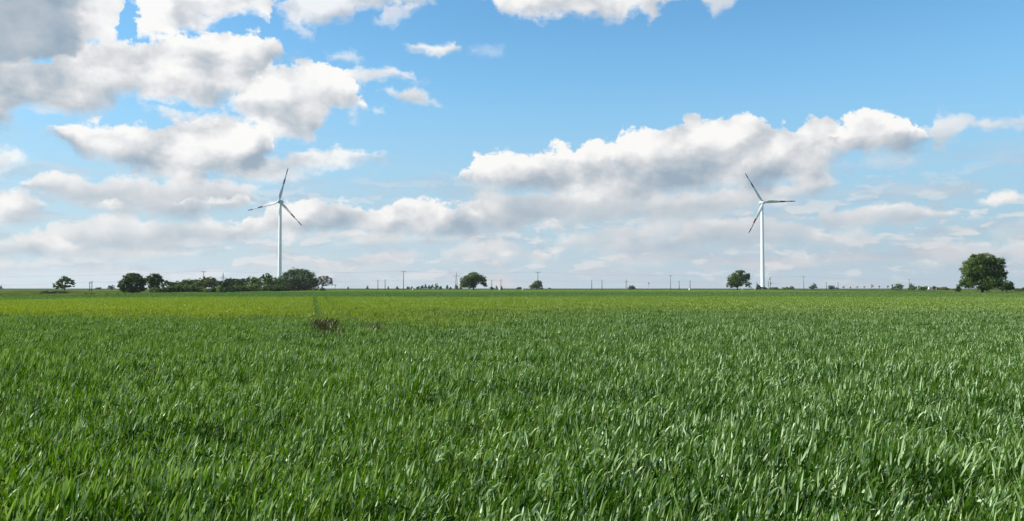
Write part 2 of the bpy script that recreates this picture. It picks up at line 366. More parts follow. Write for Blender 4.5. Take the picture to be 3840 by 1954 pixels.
    for ci in range(len(edges) - 1):
        e0, e1 = edges[ci], edges[ci + 1]
        col = base
        for c in CLOUDS:
            xs = [q[0] for q in c['top']] + [q[0] for q in c['base']]
            x0, x1 = min(xs), max(xs)

            def conv(pts):
                pts = list(pts)
                if pts[0][0] > x0:
                    pts.insert(0, (x0, pts[0][1]))
                if pts[-1][0] < x1:
                    pts.append((x1, pts[-1][1]))
                return [azel(q[0] * V, q[1] * V) for q in pts]
            tp, bp = conv(c['top']), conv(c['base'])
            a0, a1 = tp[0][0], tp[-1][0]
            if a1 + .06 < e0 or a0 - .06 > e1:
                continue
            ymin = min(q[1] for q in tp + bp) - 0.02
            ymax = max(q[1] for q in tp + bp) + 0.02
            nn = lambda pts: [((q[0] - a0) / (a1 - a0), q[1]) for q in pts]
            fx = N.mr(X2, a0, a1)
            gn = N.n('ShaderNodeGroup')
            gn.node_tree = g
            vals = dict(X=X2, Y=Y2, T=N.curve(fx, nn(tp), ymin, ymax), B=N.curve(fx, nn(bp), ymin, ymax), pn=pn, low=low, emb=emb,
                        amp=c['n'] * k * NOISE_AMP, ist=1 / (c['st'] * k * SOFT), isb=1 / (c['sb'] * k * SOFT), x0=a0 - .01, x1=a1 + .01, a=c['a'],
                        g0=c['g0'], g1=c['g1'], ke=(1.0 if c['g1'] > .85 else 0.5), w=c['w'], Behind=col)
            if 'bx' in c:
                q = [azel(x * V, 400)[0] for x, _ in c['bx']]
                pts = [((a - a0) / (a1 - a0), b[1]) for a, b in zip(q, c['bx'])]
                pts[0] = (0.0, pts[0][1])
                pts[-1] = (1.0, pts[-1][1])
                vals['bx'] = N.curve(fx, pts, -1.0, 1.0)
            for kk, v in vals.items():
                N.put(gn.inputs[kk], v)
            col = gn.outputs[0]
        bgc = N.n('ShaderNodeBackground')
        bgc.inputs[1].default_value = WORLD_K
        N.put(bgc.inputs[0], col)
        inside = N.m('MULTIPLY', N.m('MULTIPLY', N.m('GREATER_THAN', X, e0), N.m('LESS_THAN', X, e1)), N.m('MULTIPLY', N.m('GREATER_THAN', Y, 0.0), N.m('LESS_THAN', Y, 1.35)))
        mx = N.n('ShaderNodeMixShader')
        N.put(mx.inputs[0], inside)
        t.links.new(shader, mx.inputs[1])
        t.links.new(bgc.outputs[0], mx.inputs[2])
        shader = mx.outputs[0]
    outn = N.n('ShaderNodeOutputWorld')
    t.links.new(shader, outn.inputs[0])
    w.cycles.sampling_method = 'NONE'


WORLD_K = 0.707
NOISE_AMP, SOFT = 3.9, 1.45
SKY_HUE, SKY_SAT, SKY_K, SKY_T = 0.5, 1.0, 0.1, (0.98, 1.64, 1.84)
build_world()
# ================================================================ helpers
rng = np.random.default_rng(7)
R_ = random.Random(11)


def mesh_np(name, v, f, mats=(), attrs=None, smooth=False, mat_idx=None):
    """v (N,3) array, f (M,k) int array (all faces the same size) or a list of faces"""
    me = bpy.data.meshes.new(name)
    v = np.asarray(v, dtype=np.float32)
    if isinstance(f, np.ndarray):
        k = f.shape[1]
        me.vertices.add(len(v))
        me.vertices.foreach_set('co', v.ravel())
        me.loops.add(f.size)
        me.loops.foreach_set('vertex_index', f.astype(np.int32).ravel())
        me.polygons.add(len(f))
        me.polygons.foreach_set('loop_start', np.arange(0, f.size, k, dtype=np.int32))
        if mat_idx is not None:
            me.polygons.foreach_set('material_index', mat_idx.astype(np.int32))
        me.update(calc_edges=True)
    else:
        me.from_pydata([tuple(map(float, q)) for q in v], [], f)
        me.update()
    for m in mats:
        me.materials.append(m)
    for an, arr in (attrs or {}).items():
        a = me.attributes.new(an, 'FLOAT', 'POINT')
        a.data.foreach_set('value', np.asarray(arr, dtype=np.float32))
    if smooth:
        me.polygons.foreach_set('use_smooth', np.ones(len(me.polygons), dtype=bool))
    return me


def link(name, me, parent=None, loc=None):
    o = bpy.data.objects.new(name, me)
    COL.objects.link(o)
    if parent is not None:
        o.parent = parent
    if loc is not None:
        o.location = loc
    return o


def tag(o, label, cat, group=None, kind=None):
    if label:
        o['label'] = label
    if cat:
        o['category'] = cat
    if group:
        o['group'] = group
    if kind:
        o['kind'] = kind
    return o


def root(name, loc, label, cat, group=None, rz=0.0):
    o = bpy.data.objects.new(name, None)
    o.empty_display_size = 0.5
    COL.objects.link(o)
    o.location = loc
    o.rotation_euler = (0, 0, rz)
    return tag(o, label, cat, group)


class MB:
    """collects tubes and boxes into one mesh"""
    def __init__(self):
        self.v, self.f = [], []

    def tube(self, pts, rad, seg=8, cap=True):
        pts = [Vector(p) for p in pts]
        base = len(self.v)
        up = Vector((0, 0, 1))
        for i, p in enumerate(pts):
            t = (pts[min(i + 1, len(pts) - 1)] - pts[max(i - 1, 0)]).normalized()
            a = t.cross(up)
            if a.length < 1e-3:
                a = t.cross(Vector((1, 0, 0)))
            a.normalize()
            b = t.cross(a)
            r = rad[i] if isinstance(rad, (list, tuple)) else rad
            for k in range(seg):
                q = 2 * math.pi * k / seg
                self.v.append(p + a * (r * math.cos(q)) + b * (r * math.sin(q)))
        n = len(pts)
        for i in range(n - 1):
            for k in range(seg):
                k2 = (k + 1) % seg
                self.f.append((base + i * seg + k, base + i * seg + k2, base + (i + 1) * seg + k2, base + (i + 1) * seg + k))
        if cap:
            self.f.append(tuple(base + k for k in range(seg))[::-1])
            self.f.append(tuple(base + (n - 1) * seg + k for k in range(seg)))
        return self

    def box(self, c, s, rz=0.0):
        b = len(self.v)
        cr, sr = math.cos(rz), math.sin(rz)
        for dx in (-1, 1):
            for dy in (-1, 1):
                for dz in (-1, 1):
                    x, y = dx * s[0] / 2, dy * s[1] / 2
                    self.v.append(Vector((c[0] + x * cr - y * sr, c[1] + x * sr + y * cr, c[2] + dz * s[2] / 2)))
        for q in ((0, 1, 3, 2), (4, 6, 7, 5), (0, 4, 5, 1), (2, 3, 7, 6), (0, 2, 6, 4), (1, 5, 7, 3)):
            self.f.append(tuple(b + i for i in q))
        return self

    def build(self, name, mat, parent=None, loc=None, smooth=False):
        me = bpy.data.meshes.new(name)
        me.from_pydata([tuple(q) for q in self.v], [], self.f)
        me.update()
        me.materials.append(mat)
        if smooth:
            me.polygons.foreach_set('use_smooth', np.ones(len(me.polygons), dtype=bool))
        return link(name, me, parent, loc)


def new_mat(name):
    m = bpy.data.materials.new(name)
    m.use_nodes = True
    t = m.node_tree
    t.nodes.clear()
    return m, NT(t)


def attr(N, name, typ='GEOMETRY'):
    a = N.n('ShaderNodeAttribute', attribute_name=name, attribute_type=typ)
    return a.outputs['Fac']


def finish(N, sh):
    o = N.n('ShaderNodeOutputMaterial')
    N.t.links.new(sh, o.inputs[0])


def principled(N, col, rough=0.6, spec=0.5, **kw):
    p = N.n('ShaderNodeBsdfPrincipled')
    N.put(p.inputs['Base Color'], col)
    N.put(p.inputs['Roughness'], rough)
    p.inputs['Specular IOR Level'].default_value = spec
    for k, v in kw.items():
        N.put(p.inputs[k], v)
    return p.outputs[0]


def mixsh(N, f, a, b):
    m = N.n('ShaderNodeMixShader')
    N.put(m.inputs[0], f)
    N.t.links.new(a, m.inputs[1])
    N.t.links.new(b, m.inputs[2])
    return m.outputs[0]


def worldpos(N):
    g = N.n('ShaderNodeNewGeometry')
    return g


def plain_mat(name, rgb, rough=0.6, var=0.12, scale=3.0, spec=0.4):
    m, N = new_mat(name)
    tc = N.n('ShaderNodeTexCoord')
    n1 = N.noise(tc.outputs['Object'], scale, 5.0, 0.6, dim='3D')
    c0 = tuple(c * (1 - var) for c in rgb) + (1,)
    c1 = tuple(min(1, c * (1 + var)) for c in rgb) + (1,)
    c = N.mix(N.mr(n1, .3, .7), c0, c1)
    finish(N, principled(N, c, rough, spec))
    return m


# ================================================================ where the wheat ends
BND = [(-1400, 1113), (-400, 1110), (0, 1108), (400, 1105.5), (620, 1099.5), (950, 1097), (1200, 1090.5), (1300, 1087.8), (2560, 1087.5),
       (2800, 1089), (3200, 1094), (3500, 1096.5), (3840, 1099.5), (4400, 1103), (5200, 1106)]
BX = np.array([p[0] for p in BND], float)
BD = np.array([3680.0 / (p[1] - YH) for p in BND])


def bound(px):
    return np.interp(px, BX, BD)


def vnoise(x, y, s, seed=0):
    """cheap smooth value noise"""
    x = np.asarray(x, float) / s
    y = np.asarray(y, float) / s
    xi, yi = np.floor(x).astype(int), np.floor(y).astype(int)
    fx, fy = x - xi, y - yi
    fx, fy = fx * fx * (3 - 2 * fx), fy * fy * (3 - 2 * fy)

    def h(a, b):
        q = (a * 374761393 + b * 668265263 + seed * 974711) & 0x7fffffff
        q = ((q ^ (q >> 13)) * 1274126177) & 0x7fffffff
        return ((q ^ (q >> 16)) & 0xffff) / 65535.0
    return (h(xi, yi) * (1 - fx) + h(xi + 1, yi) * fx) * (1 - fy) + (h(xi, yi + 1) * (1 - fx) + h(xi + 1, yi + 1) * fx) * fy


# ================================================================ ground
def ground_material():
    m, N = new_mat("ground_earth_and_grass")
    g = worldpos(N)
    pos = g.outputs['Position']
    sp = N.n('ShaderNodeSeparateXYZ')
    N.put(sp.inputs[0], pos)
    n1 = N.noise(pos, 0.02, 6.0, 0.6)
    n2 = N.noise(pos, 1.5, 6.0, 0.65)
    n3 = N.noise(N.vm('MULTIPLY', pos, (0.3, 1.6, 1.0)), 0.004, 5.0, 0.55)
    green = N.mix(N.mr(n1, .35, .65), (0.045, 0.085, 0.022, 1), (0.105, 0.135, 0.03, 1))
    green = N.mix(N.mr(n2, .45, .75, 0, .5), green, (0.15, 0.15, 0.06, 1))
    far = N.mix(N.mr(n3, .4, .6), (0.035, 0.075, 0.03, 1), (0.07, 0.10, 0.035, 1))
    dist = sp.outputs[1]
    col = N.mix(N.mr(dist, 600.0, 1000.0), green, far)
    soil = N.mix(N.mr(n2, .3, .7), (0.02, 0.035, 0.01, 1), (0.05, 0.05, 0.022, 1))
    # inside the crop the soil lies in a carpet of low leaves; further out it is meadow
    at = attr(N, 'crop')
    col = N.mix(at, col, soil)
    bump = N.n('ShaderNodeBump')
    bump.inputs['Strength'].default_value = 0.6
    bump.inputs['Distance'].default_value = 0.1
    N.put(bump.inputs['Height'], n2)
    p = principled(N, col, 1.0, 0.0)
    N.t.links.new(bump.outputs[0], p.node.inputs['Normal'])
    finish(N, p)
    return m


def build_ground():
    ang = np.linspace(0, 2 * math.pi, 361)[:-1]
    rad = np.concatenate([[0.0], np.geomspace(2, 9000, 100)])
    A, Rr = np.meshgrid(ang, rad[1:], indexing='xy')
    x, y = Rr * np.sin(A), Rr * np.cos(A)
    v = np.stack([x.ravel(), y.ravel(), np.zeros(x.size)], 1)
    v = np.vstack([v, [[0, 0, 0]]])
    n = len(ang)
    f = []
    m = len(rad) - 1
    i, k = np.meshgrid(np.arange(m - 1), np.arange(n), indexing='ij')
    k2 = (k + 1) % n
    f = np.stack([i * n + k, (i + 1) * n + k, (i + 1) * n + k2, i * n + k2], -1).reshape(-1, 4)
    # centre fan as thin quads
    c = len(v) - 1
    fan = np.array([[c, q, (q + 1) % n, (q + 1) % n] for q in range(n)])
    me = bpy.data.meshes.new("ground")
    faces = [tuple(map(int, q)) for q in f] + [(int(a), int(b), int(d)) for a, b, d, _ in fan]
    me.from_pydata([tuple(map(float, q)) for q in v], [], faces)
    px = 1920 + 3200 * v[:, 0] / np.maximum(v[:, 1], 1.0)
    crop = (v[:, 1] < bound(np.clip(px, -1400, 5200)) + 2).astype(np.float32)
    a = me.attributes.new('crop', 'FLOAT', 'POINT')
    a.data.foreach_set('value', crop)
    me.materials.append(ground_material())
    me.update()
    o = link("ground", me)
    tag(o, None, None, kind='structure')
    # normals up
    import bmesh
    bm = bmesh.new()
    bm.from_mesh(me)
    bmesh.ops.recalc_face_normals(bm, faces=bm.faces)
    if sum(fc.normal.z for fc in bm.faces) < 0:
        bmesh.ops.reverse_faces(bm, faces=bm.faces)
    bm.to_mesh(me)
    bm.free()


build_ground()


# ================================================================ wheat
def wheat_material():
    m, N = new_mat("wheat_leaf")
    g = worldpos(N)
    pos = g.outputs['Position']
    sp = N.n('ShaderNodeSeparateXYZ')
    N.put(sp.inputs[0], pos)
    rnd, kind, tt = attr(N, 'rnd'), attr(N, 'kind'), attr(N, 'tt')
    oi = N.n('ShaderNodeObjectInfo')
    big = N.noise(pos, 0.09, 4.0, 0.55)
    # crop further out is riper and yellower; a strip at the far side is dark again
    yv = N.m('MULTIPLY_ADD', N.m('SUBTRACT', big, 0.5), 44.0, sp.outputs[1])
    xa = N.m('DIVIDE', sp.outputs[0], N.m('MAXIMUM', sp.outputs[1], 1.0))        # bearing across the field
    yl = N.mr(yv, 26.0, N.mr(xa, -0.5, 0.4, 44.0, 66.0), smooth=True)
    yr = N.mr(N.m('MULTIPLY_ADD', N.m('SUBTRACT', N.noise(pos, 0.02, 3.0), 0.5), 60.0, sp.outputs[1]), N.mr(xa, -0.6, 0.5, 72.0, 150.0), N.mr(xa, -0.6, 0.5, 85.0, 200.0), 1.0, 0.0, smooth=True)
    rut = N.mr(kind, 0.15, 0.25, 1.0, 0.15)
    side = N.mr(xa, -0.35, 0.55, 1.0, 0.55)
    ymask = N.m('MULTIPLY', N.m('MULTIPLY', yl, yr), side)
    far2 = N.mr(sp.outputs[1], 190.0, 330.0, 0.0, 0.55)
    ymask = N.m('MULTIPLY', N.m('MAXIMUM', ymask, far2), N.m('MAXIMUM', rut, N.mr(kind, 0.4, 0.6)))
    patch = N.mr(N.noise(pos, 0.35, 3.0, 0.5), .35, .65)
    c = N.mix(rnd, (0.008, 0.040, 0.002, 1), (0.090, 0.205, 0.004, 1))
    c = N.mix(N.m('MULTIPLY', patch, 0.30), c, (0.110, 0.205, 0.006, 1))
    waxy = N.m('MULTIPLY', N.mr(rnd, 0.58, 0.72, smooth=True), N.mr(xa, -0.62, 0.2, 0.65, 1.0))
    c = N.mix(N.m('MULTIPLY', waxy, 0.85), c, (0.34, 0.46, 0.23, 1))   # waxy blue-green leaves
    yel = N.mix(rnd, (0.12, 0.205, 0.005, 1), (0.31, 0.36, 0.010, 1))
    c = N.mix(N.m('MULTIPLY', ymask, 0.78), c, yel)
    gold = N.m('MULTIPLY', N.m('MULTIPLY', N.mr(yv, 28.0, 36.0, smooth=True), N.mr(yv, 40.0, 66.0, 1.0, 0.0, smooth=True)), N.mr(rnd, 0.3, 0.9))
    c = N.mix(N.m('MULTIPLY', N.m('MULTIPLY', N.m('MULTIPLY', gold, rut), N.mr(xa, -0.4, 0.3, 0.9, 0.25)), 0.42), c, (0.38, 0.32, 0.006, 1))
    darkband = N.m('MULTIPLY', N.mr(yv, 95.0, 125.0, smooth=True), N.mr(yv, 200.0, 300.0, 1.0, 0.0, smooth=True))
    c = N.mix(N.m('MULTIPLY', darkband, 0.5), c, (0.038, 0.12, 0.024, 1))
    ear = N.mix(tt, (0.13, 0.21, 0.05, 1), (0.22, 0.29, 0.08, 1))
    c = N.mix(N.mr(kind, 0.4, 0.6), c, ear)
    dry = N.mix(rnd, (0.26, 0.19, 0.09, 1), (0.50, 0.38, 0.18, 1))
    c = N.mix(N.mr(kind, 1.4, 1.6), c, dry)
    c = N.mix(N.mr(kind, 2.4, 2.6), c, N.mix(rnd, (0.010, 0.016, 0.005, 1), (0.070, 0.066, 0.026, 1)))      # dead lower leaves, with the crop wall's shade put into their colour
    p = principled(N, c, N.mr(rnd, 0, 1, 0.5, 0.42), 0.5)
    N.put(p.node.inputs['Specular IOR Level'], N.mr(rnd, 0.4, 0.8, 0.16, 0.45))
    tr = N.n('ShaderNodeBsdfTranslucent')
    N.put(tr.inputs[0], N.vm('MULTIPLY', c, (1.5, 1.5, 0.5)))
    finish(N, mixsh(N, N.m('MULTIPLY_ADD', waxy, -0.22, 0.42), p, tr.outputs[0]))
    return m


WHEAT = wheat_material()


def leaves(n, size, seed, h0=(0.10, 0.40), L=(0.09, 0.20), W=(0.011, 0.019), k=5, ears=0, stems=0, dry=False, droop=1.0, thick=1.0, kind=None):
    r = np.random.default_rng(seed)
    V_, F_, A_, K_, T_ = [], [], [], [], []

    def ribbon(n, x, y, z, phi, th0, kap, Ln, Wd, roll, twist, k, prof, rnd, kind):
        s = np.linspace(0, 1, k + 1)
        th = th0[:, None] + kap[:, None] * s[None] ** 1.6
        dl = Ln[:, None] / k
        dx = np.sin(th) * np.cos(phi)[:, None]
        dy = np.sin(th) * np.sin(phi)[:, None]
        dz = np.cos(th)
        px = x[:, None] + np.cumsum(dx * dl, 1) - dx[:, :1] * dl
        py = y[:, None] + np.cumsum(dy * dl, 1) - dy[:, :1] * dl
        pz = z[:, None] + np.cumsum(dz * dl, 1) - dz[:, :1] * dl
        sx, sy = -np.sin(phi)[:, None], np.cos(phi)[:, None]
        nx, ny, nz = -np.cos(th) * np.cos(phi)[:, None], -np.cos(th) * np.sin(phi)[:, None], np.sin(th)
        ro = roll[:, None] + twist[:, None] * s[None]
        wx = np.cos(ro) * sx + np.sin(ro) * nx
        wy = np.cos(ro) * sy + np.sin(ro) * ny
        wz = np.sin(ro) * nz
        wd = Wd[:, None] * prof(s)[None] * 0.5
        a = np.stack([px - wx * wd, py - wy * wd, pz - wz * wd], -1)
        b = np.stack([px + wx * wd, py + wy * wd, pz + wz * wd], -1)
        v = np.stack([a, b], 2).reshape(-1, 3)
        base = (np.arange(n) * (k + 1) * 2)[:, None] + (np.arange(k) * 2)[None]
        f = np.stack([base, base + 1, base + 3, base + 2], -1).reshape(-1, 4)
        off = sum(len(q) for q in V_)
        V_.append(v)
        F_.append(f + off)
        A_.append(np.repeat(rnd, (k + 1) * 2))
        K_.append(np.full(len(v), float(kind)))
        T_.append(np.tile(np.repeat(s, 2), n))

    prof = lambda s: np.clip(0.5 + 2.2 * s, 0, 1) * np.clip(1.0 - s ** 3.0, 0.03, 1)
    U = r.uniform
    x, y = U(-size / 2, size / 2, n), U(-size / 2, size / 2, n)
    phi = r.normal(0.05, 0.85, n)
    wild = r.random(n) < 0.18
    phi[wild] = U(-math.pi, math.pi, wild.sum())
    th0 = np.abs(r.normal(0.36, 0.20, n)) + 0.05
    kap = (np.abs(r.normal(0.02, 0.13, n)) + (r.random(n) < 0.08) * r.uniform(0.5, 1.6, n)) * droop
    flat = r.random(n) < 0.05
    th0[flat] += U(0.5, 1.1, flat.sum())
    if dry:
        th0 += U(0, 0.7, n)
        kap += U(0, 1.0, n)
    hz = U(h0[0], h0[1], n)
    ribbon(n, x, y, hz, phi, th0, kap, U(L[0], L[1], n), U(W[0], W[1], n) * thick, r.normal(-0.5, 1.0, n), r.normal(0, 0.8, n), k, prof, r.random(n), kind if kind is not None else (2 if dry else 0))
    if stems:
        x, y = U(-size / 2, size / 2, stems), U(-size / 2, size / 2, stems)
        ribbon(stems, x, y, np.zeros(stems), r.normal(0.1, 1.2, stems), np.abs(r.normal(0.08, 0.05, stems)), np.full(stems, 0.12), U(0.32, 0.48, stems),
               np.full(stems, 0.005) * thick, U(-2, 2, stems), np.zeros(stems), 3, lambda s: np.ones_like(s), r.random(stems), kind if kind is not None else (2 if dry else 0))
    if ears:
        x, y = U(-size / 2, size / 2, ears), U(-size / 2, size / 2, ears)
        zz = U(0.40, 0.52, ears)
        ph = r.normal(0.1, 0.8, ears)
        Ln, rn = U(0.06, 0.10, ears), r.random(ears)
        kk = 10
        zig = lambda s: np.where((np.arange(len(s)) % 2) == 0, 0.55, 1.0) * np.clip(1.15 - s, 0.2, 1)
        for ro in (0.0, 1.57):
            ribbon(ears, x, y, zz, ph, np.full(ears, 0.15), np.full(ears, 0.3), Ln, np.full(ears, 0.011) * thick, np.full(ears, ro), np.zeros(ears), kk, zig, rn, 1)
    return np.vstack(V_), np.vstack(F_), dict(rnd=np.concatenate(A_), kind=np.concatenate(K_), tt=np.concatenate(T_))


def variant_collection(name, specs):
    c = bpy.data.collections.new(name)
    for i, kw in enumerate(specs):
        v, f, at = leaves(**kw)
        me = mesh_np("wheat_clump", v, f, [WHEAT], at)
        o = bpy.data.objects.new("%s_%02d" % (name, i), me)
        c.objects.link(o)
    return c


def instancer(name, pts, rot, scl, idx, coll, label, cat):
    me = bpy.data.meshes.new(name)
    me.vertices.add(len(pts))
    me.vertices.foreach_set('co', np.asarray(pts, np.float32).ravel())
    for an, arr in (('rot', rot), ('sclx', scl[0]), ('sclz', scl[1])):
        a = me.attributes.new(an, 'FLOAT', 'POINT')
        a.data.foreach_set('value', np.asarray(arr, np.float32))
    a = me.attributes.new('idx', 'INT', 'POINT')
    a.data.foreach_set('value', np.asarray(idx, np.int32))
    me.materials.append(WHEAT)
    o = link(name, me)
    ng = bpy.data.node_groups.new(name + "_scatter", 'GeometryNodeTree')
    ng.interface.new_socket('Geometry', in_out='INPUT', socket_type='NodeSocketGeometry')
    ng.interface.new_socket('Geometry', in_out='OUTPUT', socket_type='NodeSocketGeometry')
    N = NT(ng)
    gi, go = N.n('NodeGroupInput'), N.n('NodeGroupOutput')
    ci = N.n('GeometryNodeCollectionInfo')
    ci.inputs['Collection'].default_value = coll
    ci.inputs['Separate Children'].default_value = True
    ci.inputs['Reset Children'].default_value = True

    def na(nm, typ='FLOAT'):
        q = N.n('GeometryNodeInputNamedAttribute', data_type=typ)
        q.inputs['Name'].default_value = nm
        return q.outputs['Attribute']
    ip = N.n('GeometryNodeInstanceOnPoints')
    ip.inputs['Pick Instance'].default_value = True
    ng.links.new(gi.outputs[0], ip.inputs['Points'])
    ng.links.new(ci.outputs[0], ip.inputs['Instance'])
    ng.links.new(na('idx', 'INT'), ip.inputs['Instance Index'])
    ng.links.new(N.comb(0.0, 0.0, na('rot')), ip.inputs['Rotation'])
    sx = na('sclx')
    ng.links.new(N.comb(sx, sx, na('sclz')), ip.inputs['Scale'])
    ng.links.new(ip.outputs[0], go.inputs[0])
    md = o.modifiers.new('scatter', 'NODES')
    md.node_group = ng
    tag(o, label, cat, kind='stuff')
    return o


# tractor wheel marks through the crop
TRK = [((-4.70, 21.6), (-25.0, 108.0)), ((-3.45, 21.7), (-23.6, 107.8))]


def seg_dist(x, y, a, b):
    ax, ay = a
    bx, by = b
    L2 = (bx - ax) ** 2 + (by - ay) ** 2
    t = np.clip(((x - ax) * (bx - ax) + (y - ay) * (by - ay)) / L2, 0, 1)
    return np.hypot(x - ax - t * (bx - ax), y - ay - t * (by - ay)), t


def grid(cell, y0, y1, side, seed, edge=0.66):
    r = np.random.default_rng(seed)
    X = edge * y1 + side
    xs = np.arange(-X, X, cell)
    ys = np.arange(y0, y1, cell)
    x, y = np.meshgrid(xs, ys)
    x, y = x.ravel(), y.ravel()
    keep = np.abs(x) < edge * np.maximum(y, 0) + side
    x, y = x[keep], y[keep]
    return x + r.uniform(-.5, .5, len(x)) * cell, y + r.uniform(-.5, .5, len(y)) * cell


def in_crop(x, y):
    px = 1920 + 3200 * x / np.maximum(y, 1.0)
    return y < bound(np.clip(px, -1400, 5200)) + vnoise(x, y, 6.0, 3) * 2


def build_wheat():
    near = variant_collection("near_wheat", [dict(n=185, size=0.30, seed=100 + i, ears=7, stems=8, h0=(0.14, 0.50), L=(0.055, 0.135), W=(0.009, 0.0155)) for i in range(9)]
                              + [dict(n=46, size=0.28, seed=200 + i, ears=2, stems=12, dry=True, h0=(0.05, 0.36)) for i in range(2)]
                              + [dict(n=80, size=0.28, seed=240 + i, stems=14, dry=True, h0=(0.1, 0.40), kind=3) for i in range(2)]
                              + [dict(n=120, size=0.28, seed=260 + i, stems=8, h0=(0.12, 0.40), L=(0.07, 0.17), kind=0.3) for i in range(3)])
    mid = variant_collection("mid_wheat", [dict(h0=(0.15, 0.48), L=(0.08, 0.17), n=1350, size=1.15, seed=300 + i, ears=15, k=3, thick=1.35) for i in range(5)])
    far = variant_collection("far_wheat", [dict(n=900, size=3.4, seed=400 + i, h0=(0.18, 0.42), L=(0.2, 0.36), k=2, thick=3.6) for i in range(4)])
    # --- single clumps near the camera and along the wheel marks
    TH = lambda x, y: 35.0 + 13.0 * vnoise(x, y, 7.0, 21) + 2.0 * vnoise(x, y, 1.5, 22)
    xa, ya = grid(0.235, -0.6, 51.0, 6.5, 1)
    kk = ya < TH(xa, ya)
    xa, ya = xa[kk], ya[kk]
    xb, yb = grid(0.235, 36.0, 112.0, 2.0, 2)
    kk = yb > TH(xb, yb)
    xb, yb = xb[kk], yb[kk]
    d1, t1 = seg_dist(xb, yb, *TRK[0])
    d2, t2 = seg_dist(xb, yb, *TRK[1])
    kb = np.minimum(d1, d2) < 1.3
    x, y = np.concatenate([xa, xb[kb]]), np.concatenate([ya, yb[kb]])
    d1, t1 = seg_dist(x, y, *TRK[0])
    d2, t2 = seg_dist(x, y, *TRK[1])
    jit = 0.22 * (vnoise(x, y, 0.45, 31) - .4)
    dead_shade1 = (d1 < 0.36 + jit) & (t1 < 0.085)  # dead clumps coloured dark to paint the shade at the wheel-mark ends
    dead_shade2 = (d2 < 0.30 + jit) & (t2 < 0.045) & (rng.random(len(x)) < .7)
    dimple = (np.hypot(x + 5.45, (y - 20.6) * .45) < 0.40 + jit) | (np.hypot(x + 6.85, (y - 14.3) * .6) < 0.22)
    hole = np.hypot(x - 6.3, (y - 9.3) * .6) < 0.2
    right1 = (d1 < 0.62) & (t1 < 0.075) & ~dead_shade1 & (x > -4.70 - (y - 21.6) * 0.235)
    right2 = (d2 < 0.50) & (t2 < 0.055) & ~dead_shade2 & (x > -3.55 - (y - 21.6) * 0.235)
    edge = (right1 & (rng.random(len(x)) < .55)) | (right2 & (rng.random(len(x)) < .8))
    trk = ((d1 < 0.36 + jit) & (t1 >= 0.085)) | ((d2 < 0.33 + jit) & (t2 >= 0.06))
    keep = ~hole & in_crop(x, y) & ~(trk & (rng.random(len(x)) < 0.25)) & ~(dimple & (rng.random(len(x)) < 0.85))
    dead_shade = dead_shade1 | dead_shade2
    x, y, edge, trk, dead_shade = x[keep], y[keep], edge[keep], trk[keep], dead_shade[keep]
    n = len(x)
    idx = rng.integers(0, 9, n)
    dry = edge
    idx[trk] = 13 + rng.integers(0, 3, trk.sum())
    idx[dry] = 9 + rng.integers(0, 2, dry.sum())
    idx[dead_shade] = 11 + rng.integers(0, 2, dead_shade.sum())
    hz = 0.80 + 0.30 * vnoise(x, y, 1.1, 8) + 0.22 * vnoise(x, y, 6.0, 9)
    hz *= rng.uniform(0.82, 1.14, n)
    hz[dry] *= 0.85
    hz[trk] *= 0.72
    hz[dead_shade] *= 1.22
    hz[dry] *= 1.28
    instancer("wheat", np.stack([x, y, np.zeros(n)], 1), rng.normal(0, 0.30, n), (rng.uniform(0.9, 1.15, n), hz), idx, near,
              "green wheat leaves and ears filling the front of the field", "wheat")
    # --- metre patches
    x, y = grid(1.0, 34.5, 140.0, 4.0, 3)
    d1, _ = seg_dist(x, y, *TRK[0])
    d2, _ = seg_dist(x, y, *TRK[1])
    keep = (np.minimum(d1, d2) > 1.15) & in_crop(x, y) & (y > TH(x, y) + 0.2)
    x, y = x[keep], y[keep]
    n = len(x)
    hz = 0.90 + 0.22 * vnoise(x, y, 2.5, 10) + 0.12 * vnoise(x, y, 14.0, 11)
    instancer("wheat", np.stack([x, y, np.zeros(n)], 1), rng.normal(0, 0.35, n), (np.full(n, 1.0), hz), rng.integers(0, 5, n), mid,
              "yellow-green wheat across the middle of the field", "wheat")
    # --- far patches
    x, y = grid(3.0, 141.0, 575.0, 8.0, 4)
    keep = in_crop(x, y)
    x, y = x[keep], y[keep]
    n = len(x)
    hz = 0.92 + 0.16 * vnoise(x, y, 12.0, 12)
    instancer("wheat", np.stack([x, y, np.zeros(n)], 1), rng.normal(0, 0.4, n), (np.full(n, 1.0), hz), rng.integers(0, 4, n), far,
              "far wheat reaching to the trees and poles", "wheat")


build_wheat()
# ================================================================ verge and meadow weeds
def weed_material():
    m, N = new_mat("meadow_grass")
    rnd = attr(N, 'rnd')
    g = worldpos(N)
    n1 = N.noise(g.outputs['Position'], 0.05, 4.0, 0.6)
    c = N.mix(rnd, (0.05, 0.10, 0.02, 1), (0.15, 0.19, 0.03, 1))
    c = N.mix(N.mr(n1, .4, .65), c, (0.20, 0.21, 0.05, 1))
    p = principled(N, c, 0.7, 0.2)
    tr = N.n('ShaderNodeBsdfTranslucent')
    N.put(tr.inputs[0], N.vm('MULTIPLY', c, (1.3, 1.3, 0.8)))
    finish(N, mixsh(N, 0.35, p, tr.outputs[0]))
    return m


